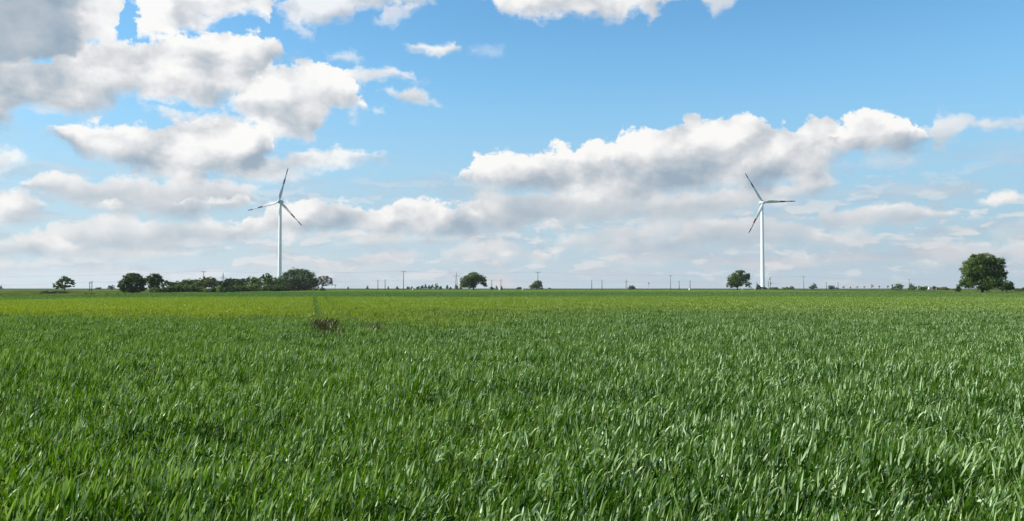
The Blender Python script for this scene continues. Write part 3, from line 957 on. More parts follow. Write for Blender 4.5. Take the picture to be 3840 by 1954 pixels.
def build_verge():
    weed = weed_material()
    c = bpy.data.collections.new("meadow_tufts")
    for i in range(4):
        v, f, at = leaves(n=260, size=2.6, seed=700 + i, h0=(0.0, 0.06), L=(0.18, 0.5), k=2, thick=4.5)
        c.objects.link(bpy.data.objects.new("tuft_%02d" % i, mesh_np("meadow_tuft", v, f, [weed], at)))
    x, y = grid(2.5, 130, 900.0, 8.0, 14)
    px = 1920 + 3200 * x / y
    b = bound(np.clip(px, -1400, 5200))
    keep = (y > b + 0.5) & (y < b * 2.6) & (vnoise(x, y, 18, 4) > 0.25)
    x, y = x[keep], y[keep]
    n = len(x)
    hz = 0.4 + 1.3 * vnoise(x, y, 9, 15) ** 2
    o = instancer("meadow_grass", np.stack([x, y, np.zeros(n)], 1), rng.uniform(0, 6.28, n), (np.full(n, 1.0), hz), rng.integers(0, 4, n), c,
                  "rough yellow-green meadow grass along the edge of the wheat", "grass")


build_verge()


# ================================================================ trees and shrubs
def foliage_mat(name, dark, light, trans=0.30):
    m, N = new_mat(name)
    rnd, cl = attr(N, 'rnd'), attr(N, 'clump')
    c = N.mix(rnd, dark + (1,), light + (1,))
    c = N.mix(N.m('MULTIPLY', cl, 0.55), c, tuple(min(1, q * 1.45) for q in light) + (1,))
    p = principled(N, c, 0.55, 0.3)
    tr = N.n('ShaderNodeBsdfTranslucent')
    N.put(tr.inputs[0], N.vm('MULTIPLY', c, (1.4, 1.35, 0.6)))
    finish(N, mixsh(N, trans, p, tr.outputs[0]))
    return m


FOL = {
    'dark': foliage_mat("dark_foliage", (0.024, 0.056, 0.014), (0.072, 0.118, 0.030)),
    'olive': foliage_mat("olive_foliage", (0.052, 0.080, 0.018), (0.135, 0.160, 0.040)),
    'green': foliage_mat("green_foliage", (0.038, 0.084, 0.016), (0.105, 0.160, 0.034)),
    'pale': foliage_mat("pale_foliage", (0.09, 0.14, 0.035), (0.19, 0.25, 0.07)),
    'brown': foliage_mat("brown_foliage", (0.085, 0.080, 0.045), (0.17, 0.155, 0.09), 0.2),
    'blue': foliage_mat("blue_green_foliage", (0.028, 0.072, 0.042), (0.060, 0.125, 0.062)),
}
BARK = plain_mat("bark", (0.055, 0.042, 0.030), 0.9, 0.35, 2.0, 0.1)
TWIG = plain_mat("dead_wood", (0.10, 0.075, 0.055), 0.9, 0.3, 1.0, 0.1)


def crown_geo(lobes, n, leaf, r, fill=0.35, clump_r=0.26):
    """lobes: list of (centre vec, (rx, ry, rz)); returns leaf quads scattered in clumps over the lobes"""
    w = np.array([l[1][0] * l[1][2] for l in lobes]) ** 0.9
    w /= w.sum()
    Vs, Rn, Cl = [], [], []
    for (c, rad), ww in zip(lobes, w):
        m = max(12, int(n * ww * 1.5))
        K = int(np.clip(m / 28, 6, 90))
        d = r.normal(size=(K, 3))
        d /= np.linalg.norm(d, axis=1)[:, None]
        q = np.where(r.random(K) < fill, r.uniform(0.25, 0.75, K), r.uniform(0.72, 0.98, K))
        cc = d * q[:, None]
        cr = clump_r * r.uniform(0.6, 1.35, K)
        cb = r.random(K)
        pick = r.integers(0, K, m)
        e = r.normal(size=(m, 3))
        e /= np.linalg.norm(e, axis=1)[:, None]
        e *= (r.random(m) ** 0.5)[:, None]
        p = cc[pick] + e * cr[pick][:, None]
        p = p * np.array(rad)[None] + np.array(c)[None]
        # leaf quads
        nrm = e + cc[pick] * 0.6 + r.normal(size=(m, 3)) * 0.55
        nrm /= np.linalg.norm(nrm, axis=1)[:, None]
        t = np.cross(nrm, r.normal(size=(m, 3)))
        t /= np.linalg.norm(t, axis=1)[:, None]
        b = np.cross(nrm, t)
        s = leaf * r.uniform(0.55, 1.3, m)[:, None]
        quad = np.stack([p - t * s, p - b * s * .55, p + t * s, p + b * s * .55], 1)
        Vs.append(quad.reshape(-1, 3))
        Rn.append(np.repeat(r.random(m), 4))
        Cl.append(np.repeat(cb[pick] ** 2, 4))
    v = np.vstack(Vs)
    f = np.arange(len(v)).reshape(-1, 4)
    return v, f, dict(rnd=np.concatenate(Rn), clump=np.concatenate(Cl))


def px_lobes(D, lobes, rx_, rr, z0=0.0):
    out = []
    for (x, y, rx, ry) in lobes:
        c = P(x, y, D)
        k = D / F
        out.append((Vector((c.x - rx_, rr.uniform(-.35, .35) * rx * k, max(c.z - z0, ry * k * .55))), (rx * k, min(rx, ry * 1.6) * k * .9, ry * k)))
    return out


def tree(name, label, D, lobes, tx, col='dark', n=3000, leaf=0.3, fill=0.35, group=None, cat='tree', trunk_w=None, part='crown', stem='trunk', limbs=5, seed=None, clump=0.26):
    seed = seed if seed is not None else int(tx * 7 + D)
    r = np.random.default_rng(seed)
    rr = random.Random(seed)
    base = P(tx, YH, D)
    o = root(name, (base.x, D, 0), label, cat, group)
    L = px_lobes(D, lobes, base.x, rr)
    v, f, at = crown_geo(L, n, leaf, r, fill, clump)
    v[:, 2] = np.maximum(v[:, 2], 0.02)
    link(part, mesh_np(part, v, f, [FOL[col]], at), o)
    top = max(c.z + s[2] for c, s in L)
    tw = trunk_w or top * 0.035
    mb = MB()
    cen = sum((c for c, s in L), Vector()) / len(L)
    fork = Vector((cen.x * .35, cen.y * .3, top * 0.30))
    mb.tube([(0, 0, -.2), (cen.x * .05, 0, top * .1), fork, (cen.x * .7, cen.y * .6, top * .55), (cen.x, cen.y, top * .8)], [tw * 1.5, tw, tw * .85, tw * .5, tw * .15], 8)
    for c, s in L[:limbs]:
        mid = (fork + c) / 2 + Vector((rr.uniform(-.1, .1) * top, rr.uniform(-.1, .1) * top, -.03 * top))
        mb.tube([fork + Vector((0, 0, rr.uniform(-.04, .12) * top)), mid, c, c + Vector((0, 0, s[2] * .6))], [tw * .6, tw * .4, tw * .22, tw * .06], 6)
    mb.build(stem, BARK, o, smooth=True)
    return o


def shrub(label, D, x, top, base, hw, col='green', n=900, leaf=0.28, group=None, name='shrub', cat='shrub', ragged=0.0, seed=None, single=False):
    """a dome-shaped shrub given by its photo outline; stands on the ground"""
    seed = seed if seed is not None else int(x * 13 + D + top)
    r = np.random.default_rng(seed)
    rr = random.Random(seed)
    ctr = P(x, YH, D)
    k = D / F
    h = max(0.6, EYE + (YH - top) * k)
    w = hw * k
    L = [(Vector((0, 0, h * .48)), (w * .80, w * .75, h * .50))]
    for i in range(4 + int(ragged * 4)):
        a = -1 + 2 * (i + rr.random()) / (4 + int(ragged * 4))
        s = rr.uniform(.28, .46)
        hz = h * (1 - .45 * a * a) * rr.uniform(.55, .80 + .12 * ragged)
        L.append((Vector((a * w * .72, rr.uniform(-.3, .3) * w, hz * .72)), (w * s, w * s, hz * .34)))
    v, f, at = crown_geo(L, n, leaf, r, .45, .3)
    v[:, 2] = np.maximum(v[:, 2], 0.02)
    if single:
        o = link(name, mesh_np("foliage", v, f, [FOL[col]], at), loc=(ctr.x, D, 0))
        return tag(o, label, cat, group)
    o = root(name, (ctr.x, D, 0), label, cat, group)
    link("foliage", mesh_np("foliage", v, f, [FOL[col]], at), o)
    mb = MB()
    for i in range(4):
        a = rr.uniform(-1, 1)
        mb.tube([(a * w * .1, 0, -.1), (a * w * .3, rr.uniform(-.2, .2) * w, h * .3), (a * w * .55, rr.uniform(-.3, .3) * w, h * .62)], [h * .02, h * .014, h * .004], 5)
    mb.build("stem", BARK, o)
    return o


def build_trees():
    COP = "trees and shrubs of the long copse"
    # lone tree and brush on the left
    tree('tree', "thin lopsided tree with gappy crown above the brush pile", 300, [(243, 1048, 22, 12), (262, 1058, 20, 9), (225, 1062, 20, 12), (212, 1073, 13, 10), (243, 1040, 11, 6), (262, 1075, 22, 5), (236, 1074, 16, 9), (276, 1066, 9, 4)],
         243, 'green', 2300, .24, .2, trunk_w=.16, limbs=8, clump=.30)
    tree('tree', "large round dark tree with several trunks at the copse's outer end", 300, [(495, 1050, 40, 24), (468, 1064, 26, 24), (526, 1062, 24, 26), (500, 1038, 26, 13), (478, 1042, 20, 13), (495, 1080, 24, 14), (455, 1075, 14, 14), (535, 1080, 14, 13), (480, 1088, 26, 12), (515, 1086, 24, 12)],
         495, 'dark', 9000, .26, .3, COP, trunk_w=.3)
    tree('tree', "rounded dark tree touching the large round tree's side", 315, [(580, 1046, 26, 19), (566, 1050, 17, 20), (597, 1052, 18, 18), (578, 1066, 20, 14), (585, 1036, 17, 9), (580, 1078, 24, 14)],
         577, 'dark', 5000, .26, .3, COP, trunk_w=.25)
    tree('tree', "small bushy tree between the rounded tree and the hedge", 370, [(624, 1062, 13, 10), (642, 1068, 12, 10), (612, 1070, 10, 10)], 626, 'green', 1500, .26, .3, COP)
    hedge = [
        (668, 1056, 28, 'olive', "bushy olive crown at the low left end of the hedge"),
        (703, 1048, 20, 'green', "pale green crown leaning on the hedge before the humped tree"),
        (735, 1049, 18, 'green', "narrow green crown against the humped tree's left flank"),
        (828, 1054, 14, 'blue', "low dark crown under the lattice pylon"),
        (860, 1044, 17, 'dark', "dark round crown just right of the lattice pylon"),
        (892, 1043, 22, 'dark', "dark twin crown between pylon and dead branch"),
        (944, 1037, 26, 'green', "spreading green crown behind the dead branch"),
    ]
    for x, top, hw, col, lab in hedge:
        h = (1090 - top)
        D = 400
        tree('tree', lab, D, [(x, top + h * .33, hw * 1.0, h * .36), (x - hw * .8, top + h * .48, hw * .8, h * .40), (x - hw * .5, top + h * .25, hw * .5, h * .2), (x + hw * .45, top + h * .22, hw * .45, h * .2), (x + hw * .8, top + h * .46, hw * .8, h * .42), (x, top + h * .72, hw * 1.35, h * .36), (x, top + h * .9, hw * 1.6, h * .25)], x, col, 5200, .27, .4, COP)
    tree('tree', "olive humped tree in the middle of the copse", 380, [(778, 1055, 30, 14), (758, 1066, 32, 16), (798, 1063, 20, 20), (770, 1046, 22, 8), (790, 1047, 20, 9), (740, 1072, 26, 12)], 772, 'olive', 5200, .27, .45, COP)
    tree('tree', "taller tufted tree rising beside the turbine's foot", 420, [(998, 1036, 17, 11), (988, 1046, 18, 12), (1008, 1046, 16, 14), (998, 1062, 22, 14), (1005, 1031, 10, 6)], 998, 'green', 2600, .28, .4, COP)
    tree('tree', "green tree in front of the left turbine's tower", 430, [(1035, 1052, 20, 13), (1020, 1060, 24, 14), (1050, 1050, 16, 12), (1030, 1074, 30, 12)], 1032, 'green', 2600, .28, .4, COP)
    tree('tree', "huge dark dome-shaped tree at the copse's high end", 470, [(1115, 1040, 58, 34), (1085, 1050, 40, 36), (1150, 1048, 38, 36), (1120, 1018, 42, 15), (1090, 1024, 26, 12), (1145, 1024, 26, 13), (1060, 1064, 26, 24), (1178, 1064, 22, 26), (1070, 1036, 18, 12), (1125, 1068, 60, 22), (1172, 1044, 16, 14), (1120, 1080, 74, 20), (1150, 1060, 44, 28), (1085, 1070, 40, 24), (1048, 1062, 30, 24)],
         1120, 'dark', 17000, .30, .35, COP, trunk_w=.5)
    tree('tree', "sparse brownish tree leaning out past the dome-shaped tree", 500, [(1215, 1042, 20, 9), (1232, 1050, 14, 11), (1205, 1054, 16, 13), (1236, 1060, 10, 8), (1216, 1066, 12, 7), (1246, 1067, 5, 4)], 1200, 'brown', 1900, .26, .15, COP, limbs=6, clump=.34)
    tree('sapling', "tiny detached leafy sprig beside the brownish tree", 520, [(1257, 1069, 5, 4)], 1256, 'brown', 60, .22, .3, None, limbs=1)
    front = [
        (583, 1078, 20, 'olive', 330, "olive shrub in front of the rounded dark tree"),
        (612, 1076, 18, 'green', 332, "green shrub right of the olive one by the rounded tree"),
        (640, 1072, 18, 'dark', 335, "dark shrub under the small bushy tree"),
        (668, 1068, 20, 'green', 338, "green shrub at the foot of the bushy olive crown"),
        (697, 1070, 20, 'olive', 340, "olive shrub below the pale green crown"),
        (728, 1069, 20, 'dark', 345, "dark shrub below the narrow green crown"),
        (758, 1076, 18, 'green', 345, "low green shrub under the humped tree"),
        (776, 1082, 14, 'pale', 335, "lowest pale shrub under the humped tree"),
        (800, 1074, 18, 'dark', 350, "dark shrub at the humped tree's right foot"),
        (822, 1067, 11, 'pale', 345, "bright pale shrub standing out of the hedge"),
        (842, 1074, 16, 'dark', 352, "dark shrub right of the bright pale one"),
        (868, 1072, 16, 'green', 355, "green shrub below the dark round crown"),
        (890, 1066, 18, 'olive', 362, "olive shrub below the dark twin crown"),
        (913, 1070, 20, 'dark', 365, "dark rounded shrub before the twin crown"),
        (935, 1062, 20, 'pale', 380, "pale leafy shrub under the dead branch"),
        (962, 1062, 20, 'olive', 385, "olive shrub right of the dead branch"),
        (985, 1070, 18, 'green', 375, "green shrub below the tufted tree"),
        (1010, 1066, 20, 'green', 385, "green shrub left of the turbine's tower foot"),
        (1038, 1068, 22, 'dark', 390, "dark shrub below the turbine's tower"),
        (1066, 1066, 22, 'dark', 400, "dark shrub at the dome-shaped tree's left skirt"),
        (1209, 1078, 11, 'dark', 440, "small dark shrub at the dome-shaped tree's far skirt"),
    ]
    for x, top, hw, col, D, lab in front:
        D *= .86
        shrub(lab, D, x, top, 1097, hw * 1.25, col, 1700, .24, COP, ragged=.5)
    # central tree with a gap under its crown
    tree('tree', "broad oak-like tree with sky showing under its right side", 560, [(1778, 1040, 30, 18), (1755, 1050, 22, 18), (1737, 1056, 14, 17), (1800, 1046, 24, 16), (1815, 1058, 14, 16), (1772, 1062, 20, 20), (1775, 1030, 18, 9), (1745, 1068, 16, 9), (1820, 1070, 9, 8), (1738, 1068, 16, 12), (1758, 1073, 20, 9)],
         1776, 'green', 11000, .32, .45, trunk_w=.5)
    tree('tree', "round tree with gappy crown just left of the right turbine", 520, [(2770, 1036, 26, 20), (2748, 1046, 22, 18), (2795, 1042, 20, 20), (2775, 1020, 20, 9), (2755, 1062, 20, 14), (2740, 1058, 14, 14), (2804, 1036, 12, 12), (2806, 1068, 14, 10), (2768, 1068, 14, 12), (2742, 1068, 20, 12), (2768, 1052, 34, 22)],
         2765, 'green', 10500, .30, .45, trunk_w=.38)
    tree('tree', "biggest tree of the row, full bushy crown on a short trunk", 246, [(3680, 1010, 62, 42), (3640, 1022, 40, 34), (3728, 1010, 44, 44), (3665, 972, 34, 22), (3700, 970, 32, 20), (3740, 988, 28, 22), (3625, 1012, 26, 12), (3640, 1055, 36, 26), (3685, 1060, 48, 30), (3735, 1052, 34, 32), (3612, 1066, 18, 16), (3650, 990, 32, 22), (3765, 1030, 14, 22), (3688, 1076, 26, 12), (3652, 962, 12, 12), (3722, 966, 12, 9)],
         3684, 'green', 26000, .19, .35, trunk_w=.42, limbs=10, clump=.30)
    tree('tree', "smaller round tree tucked behind the biggest tree's right side", 300, [(3772, 1066, 22, 15), (3785, 1078, 18, 13), (3758, 1074, 18, 16)], 3775, 'dark', 3600, .22, .4, limbs=3)
    far = [
        (3, 1071, 8, 'dark', 900, "dark clump cut by the left frame edge on the skyline"),
        (368, 1077, 18, 'blue', 1100, "low bluish clump on the skyline right of the twin thin poles"),
        (417, 1066, 15, 'blue', 900, "rounded bluish clump left of the large round tree"),
        (1306, 1073, 4, 'dark', 900, "tiny square dark bush on the skyline past the sprig"),
        (1378, 1070, 5, 'brown', 900, "faint sparse bush left of the pole pair"),
        (1456, 1072, 3, 'blue', 900, "slim small bush just right of the pole pair"),
        (1490, 1069, 7, 'brown', 850, "forked sparse bush left of the tall T pole"),
        (1530, 1071, 7, 'blue', 1000, "low bush right of the tall T pole"),
        (1545, 1074, 7, 'blue', 1050, "flat bush above the white marker stone"),
        (1568, 1073, 9, 'blue', 1050, "flat bush second right of the tall T pole"),
        (1582, 1068, 8, 'blue', 1000, "small bush at the start of the skyline thicket"),
        (1596, 1066, 8, 'blue', 980, "bush within the skyline thicket's left half"),
        (1611, 1068, 9, 'blue', 990, "bush within the skyline thicket, flat topped"),
        (1621, 1063, 6, 'green', 960, "pointed bush within the skyline thicket"),
        (1638, 1063, 10, 'green', 960, "tallest bush of the skyline thicket"),
        (1652, 1072, 7, 'blue', 980, "low bush ending the skyline thicket"),
        (1677, 1067, 7, 'blue', 980, "bush between thicket and pylon"),
        (1689, 1073, 5, 'blue', 980, "lower bush between thicket and pylon"),
        (1712, 1067, 9, 'green', 900, "bush at the foot of the middle pylon"),
        (1728, 1073, 7, 'blue', 980, "bush between middle pylon and oak-like tree"),
        (1845, 1073, 10, 'blue', 900, "low bush behind the pole right of the oak-like tree"),
        (1862, 1066, 5, 'brown', 700, "slanting twiggy bush between the two poles by the oak-like tree"),
        (1882, 1068, 4, 'brown', 700, "twiggy bush leaning on the pole with the white base"),
        (1948, 1076, 14, 'blue', 1200, "flat skyline bush above the white marker by the mound"),
        (2032, 1074, 6, 'blue', 800, "tiny bush at the mound-shaped tree's right foot"),
        (2061, 1078, 5, 'blue', 1300, "tiny skyline bush right of the mound-shaped tree"),
        (2370, 1069, 17, 'blue', 900, "dome bush right of the faint pylon"),
        (2843, 1060, 11, 'blue', 800, "dark bush hugging the right turbine's tower"),
        (2858, 1074, 26, 'green', 850, "low hedge bush before the right turbine's foot"),
        (2905, 1076, 26, 'green', 860, "low hedge bush below the transformer poles"),
        (2950, 1076, 26, 'green', 870, "low hedge bush right of the transformer poles"),
        (2968, 1073, 12, 'blue', 900, "raised end of the low hedge"),
        (3049, 1062, 16, 'blue', 900, "tall dark dome bush, left of the pair of domes"),
        (3119, 1069, 15, 'blue', 900, "flatter dark dome bush, right of the pair of domes"),
        (3140, 1077, 6, 'blue', 1200, "tiny bush under the pole right of the dome bushes"),
        (3368, 1062, 25, 'green', 560, "wide green shrub starting the clump near the white hut"),
        (3347, 1067, 6, 'brown', 600, "brown shrub at the wide green shrub's side"),
        (3420, 1058, 19, 'green', 520, "tall round shrub between wide shrub and white hut"),
        (3463, 1066, 24, 'green', 500, "spreading shrub touching the white hut"),
        (3504, 1066, 9, 'green', 620, "small shrub tree between the white and beige huts"),
        (3540, 1074, 24, 'olive', 560, "loose shrub right of the beige hut"),
        (3575, 1082, 14, 'olive', 600, "low shrub trailing towards the biggest tree"),
        (3815, 1080, 14, 'olive', 350, "low olive bush between the smaller round tree and the right frame edge"),
        (3838, 1072, 10, 'dark', 420, "dark bush cut by the right frame edge"),
        (3800, 1074, 8, 'blue', 900, "distant blue-green bush past the smaller round tree"),
        (3592, 1066, 12, 'dark', 270, "dark shrub under the biggest tree's left skirt"),
    ]
    for x, top, hw, col, D, lab in far:
        k = D / F
        shrub(lab, D, x, top, 1085, hw, col, int(np.clip(hw * 34, 60, 900)), max(.24, .55 * D / 900), "skyline bushes" if D > 650 else None, single=(hw < 9 or (1085 - top) < 14), ragged=.4, name='shrub') if 'dome' not in lab.split(' ')[:3] else shrub(lab, D, x, top, 1085, hw * 1.1, col, 1400, .4, "skyline bushes")
    # mound-shaped tree behind a T pole
    tree('tree', "mound-shaped tree with a T pole at its right edge", 800, [(2012, 1066, 20, 14), (2020, 1060, 14, 8), (1998, 1073, 14, 7), (2025, 1070, 10, 12), (1996, 1076, 17, 7), (2014, 1075, 22, 9)], 2012, 'green', 3400, .42, .4, cat='tree')
    # row of little avenue trees
    av = [(3163, 1077, 6, 4, "first and roundest"), (3189, 1077, 3, 3, "second"), (3214, 1076, 6, 2.5, "third, widest and flattest"), (3240, 1076, 4.5, 3, "fourth"), (3269, 1072.5, 6.5, 6, "fifth and tallest"), (3297, 1074.5, 4, 3, "sixth"), (3329, 1074.5, 6, 4.5, "last, nearest the green shrubs,")]
    for x, y, rx, ry, lab in av:
        tree('tree', "%s small tree of the far roadside row" % lab, 1100, [(x, y, rx, ry), (x + rx * .3, y - ry * .2, rx * .6, ry * .6)], x, 'blue', 160, .42, .5, "far roadside row of small trees", limbs=2, trunk_w=.22)
    # low weeds at the left edge of the wheat
    low = [(182, 1091, 26, "brown"), (215, 1091, 34, "dark"), (235, 1096, 18, "dark")]
    br = root('brush_pile', (P(208, YH, 222).x, 222, 0), "long pile of cut dark branches lying below the thin lopsided tree", 'brush pile')
    r = np.random.default_rng(5)
    L = []
    k = 222 / F
    for x, top, hw, _ in low:
        L.append((Vector(((x - 208) * k, 0, .48)), (hw * k, 1.3, .62)))
    v, f, at = crown_geo(L, 5200, .17, r, .5, .38)
    v[:, 2] = np.clip(v[:, 2], .02, 1.15)
    link('leaves', mesh_np('leaves', v, f, [FOL['dark']], at), br)
    mb = MB()
    rr = random.Random(3)
    for i in range(90):
        x = rr.uniform(-50, 42) * k
        a = rr.uniform(-.5, .5) + (math.pi if rr.random() < .5 else 0)
        l = rr.uniform(.8, 2.2)
        z = rr.uniform(.1, .75)
        y = rr.uniform(-.9, .9)
        mb.tube([(x, y, z), (x + l * .5 * math.cos(a), y + l * .5 * math.sin(a), z + rr.uniform(0, .25)), (x + l * math.cos(a), y + l * math.sin(a), z + rr.uniform(-.1, .45))], [.035, .025, .01], 4, False)
    mb.build('branches', TWIG, br)
    weeds = [(322, 1098, 8, 215, "small weedy bush nearest the brush pile"), (346, 1097, 14, 220, "weedy bush at the foot of the twin thin poles"), (402, 1097, 7, 215, "dark round weed halfway between twin poles and large round tree"),
             (440, 1097, 6, 220, "small weed below the large round tree's outer edge"), (470, 1098, 8, 222, "weed below the large round tree's trunk"), (497, 1098, 9, 225, "flat weed under the large round tree"), (153, 1096, 3, 215, "upright weed stalk left of the brush pile"), (2, 1101, 6, 160, "weed at the left frame edge")]
    for x, top, hw, D, lab in weeds:
        shrub(lab, D, x, top, 1102, hw, 'dark', 160, .13, "weeds along the wheat's left edge", name='weed', cat='weed', single=True)


build_trees()


# ================================================================ wind turbines
def turbine_mats():
    w = plain_mat("turbine_white_paint", (0.80, 0.80, 0.78), 0.35, 0.03, .3, .5)
    m, N = new_mat("blade_paint")
    rr = attr(N, 'span')
    red = N.m('ADD', N.m('MULTIPLY', N.m('GREATER_THAN', rr, .52), N.m('LESS_THAN', rr, .67)), N.m('GREATER_THAN', rr, .84), clamp=True)
    tc = N.n('ShaderNodeTexCoord')
    dirt = N.mr(N.noise(tc.outputs['Object'], .4, 4.0, .6, dim='3D'), .3, .7)
    c = N.mix(red, N.mix(dirt, (0.50, 0.54, 0.54, 1), (0.62, 0.65, 0.64, 1)), N.mix(dirt, (0.17, 0.025, 0.025, 1), (0.24, 0.035, 0.032, 1)))
    finish(N, principled(N, c, 0.35, .5))
    return w, m


TW, TB = turbine_mats()
TG = plain_mat("turbine_grey_paint", (0.42, 0.50, 0.50), 0.4, 0.05, .5, .5)


def lathe(prof, seg, axis='Z'):
    v, f = [], []
    for r, z in prof:
        for k in range(seg):
            a = 2 * math.pi * k / seg
            q = (r * math.cos(a), r * math.sin(a), z)
            v.append(q if axis == 'Z' else (q[0], q[2], q[1]))
    n = len(prof)
    for i in range(n - 1):
        for k in range(seg):
            k2 = (k + 1) % seg
            f.append((i * seg + k, i * seg + k2, (i + 1) * seg + k2, (i + 1) * seg + k))
    f.append(tuple(range(seg))[::-1])
    f.append(tuple((n - 1) * seg + k for k in range(seg)))
    return v, f


def blade_mesh(R):
    sta = [0.02, .04, .07, .11, .16, .22, .30, .40, .52, .66, .80, .92, .98, 1.0]
    chord = [1.6, 1.6, 1.8, 2.6, 3.3, 3.4, 3.0, 2.5, 2.05, 1.7, 1.4, 1.1, .8, .2]
    thick = [1.5, 1.5, 1.35, 1.1, .9, .75, .55, .42, .32, .24, .17, .12, .07, .03]
    tw = [25, 25, 24, 22, 20, 16, 12, 9, 6, 4, 2, 1, 0, 0]
    seg = 20
    v, f, sp = [], [], []
    for s, c, t, a in zip(sta, chord, thick, tw):
        a = math.radians(a + 4)
        for k in range(seg):
            q = 2 * math.pi * k / seg
            x = math.cos(q) * c / 2
            y = math.sin(q) * t / 2 * (1.0 if s < .08 else (0.55 + 0.45 * (math.cos(q) * .5 + .5)) * 1.2)
            x -= (c - 1.5) * 0.30          # straight leading edge, bulging trailing edge
            xx, yy = x * math.cos(a) - y * math.sin(a), x * math.sin(a) + y * math.cos(a)
            v.append((xx, yy, s * R))
            sp.append(s)
    n = len(sta)
    # extra rings keep the colour bands crisp
    for i in range(n - 1):
        for k in range(seg):
            k2 = (k + 1) % seg
            f.append((i * seg + k, i * seg + k2, (i + 1) * seg + k2, (i + 1) * seg + k))
    f.append(tuple(range(seg))[::-1])
    f.append(tuple((n - 1) * seg + k for k in range(seg)))
    return mesh_np('blade', v, f, [TB], dict(span=sp), smooth=True)


def turbine(px, hub_y, D, ang0, yaw, label, R=38.6, base_r=2.3):
    p = P(px, YH, D)
    H = P(px, hub_y, D).z
    o = root('wind_turbine', (p.x, D, 0), label, 'wind turbine', 'wind turbines', rz=yaw)
    prof = [(base_r * 1.12, 0), (base_r * 1.12, .35), (base_r, .36)]
    for i in range(1, 25):
        t = i / 24
        prof.append((base_r + (1.5 - base_r) * t ** .9, .36 + (H - 2.6 - .36) * t))
    v, f = lathe(prof, 40)
    tw = link('tower', mesh_np('tower', v, f, [TW], smooth=True), o)
    try:
        tw.data.set_sharp_from_angle(angle=math.radians(35))
    except Exception:
        pass
    # nacelle: rounded body behind the hub, along local +Y
    prof = [(0.9, -2.0), (2.1, -1.6), (2.35, -.6), (2.3, .8), (2.1, 2.6), (1.75, 4.6), (1.2, 6.3), (.5, 7.2), (.1, 7.4)]
    v, f = lathe(prof, 28, 'Y')
    nc = link('nacelle', mesh_np('nacelle', v, f, [TG], smooth=True), o, (0, 0, H))
    mb = MB().tube([(0, 3.6, 1.9), (0, 3.6, 4.0)], .06, 6).tube([(-.4, 3.6, 3.7), (.4, 3.6, 3.7)], .05, 6).box((0, 4.6, 2.0), (.5, .5, .7))
    mb.build('wind_vane', TG, nc)
    prof = [(2.0, -2.05), (2.0, -3.2), (1.75, -4.2), (1.2, -5.1), (.6, -5.6), (.08, -5.8)]
    v, f = lathe(prof, 28, 'Y')
    hub = link('hub', mesh_np('hub', v, f, [TG], smooth=True), o, (0, 0, H))
    bm_ = blade_mesh(R)
    for i in range(3):
        b = link('blade', bm_, o, (0, -3.3, H))
        # photo angle is counter-clockwise from +x as seen by the camera
        b.rotation_euler = (0, math.radians(90 - (ang0 + 120 * i)), 0)
    return o


turbine(1048.5, 756.5, 951, 74.9, math.radians(-9), "white wind turbine whose tower rises out of the copse")
turbine(2860.5, 760.5, 951, 3.4, math.radians(9), "white wind turbine with its whole tower showing, beside the gappy round tree", base_r=2.3)

# ================================================================ poles, pylons, wires
WOOD = plain_mat("weathered_pole_wood", (0.12, 0.105, 0.09), 0.85, .25, .8, .2)
STEEL = plain_mat("galvanised_steel", (0.20, 0.215, 0.225), 0.6, .1, .5, .4)
CERAM = plain_mat("brown_insulator", (0.06, 0.04, 0.035), 0.3, .1, 2.0, .5)
CABLE = plain_mat("dull_cable", (0.10, 0.11, 0.12), 0.6, .05, 1.0, .3)
WHITE = plain_mat("white_paint", (0.80, 0.80, 0.78), 0.6, .06, 2.0, .4)
CREAM = plain_mat("beige_render", (0.48, 0.43, 0.33), 0.8, .1, 1.0, .3)
ROOF = plain_mat("grey_roof_sheet", (0.45, 0.44, 0.42), 0.7, .1, 1.0, .3)
DARK = plain_mat("dark_painted_metal", (0.04, 0.042, 0.045), 0.6, .1, 2.0, .3)
GLASS_D = plain_mat("dark_window", (0.03, 0.035, 0.04), 0.2, .1, 2.0, .6)


def wood_pole(px, top, D, label, w=.16, group="low wooden poles of the double line", white=False):
    p = P(px, YH, D)
    H = P(px, top, D).z
    o = root('utility_pole', (p.x, D, 0), label, 'pole', group)
    MB().tube([(0, 0, -.3), (0, 0, H * .5), (0, 0, H)], [w * 1.15, w, w * .8], 10).build('pole', WOOD, o, smooth=True)
    mb = MB()
    mb.tube([(.12, 0, H - .5), (.35, 0, H - .45), (.35, 0, H - .25)], .025, 6).tube([(-.12, 0, H - .9), (-.35, 0, H - .85), (-.35, 0, H - .65)], .025, 6)
    mb.box((0, 0, H - .7), (.27, .1, .7)).build('bracket', STEEL, o)
    MB().tube([(.35, 0, H - .28), (.35, 0, H - .12)], .07, 8).build('insulator', CERAM, o)
    MB().tube([(-.35, 0, H - .68), (-.35, 0, H - .52)], .07, 8).build('insulator', CERAM, o)
    if white:
        v, f = lathe([(.35, 0), (.42, .3), (.42, 1.3), (.30, 1.6), (.1, 1.7)], 16)
        t = mesh_np('barrel', v, f, [WHITE], smooth=True)
        b = link('white_barrel', t, loc=(p.x + (-.6 if px > 2500 else -.75), D - 1, 0))
        tag(b, "white barrel standing at the foot of the single pole left of the gappy round tree" if px > 2500 else "white barrel beside the pole right of the oak-like tree", 'barrel', "white barrels at poles")
    return o, H


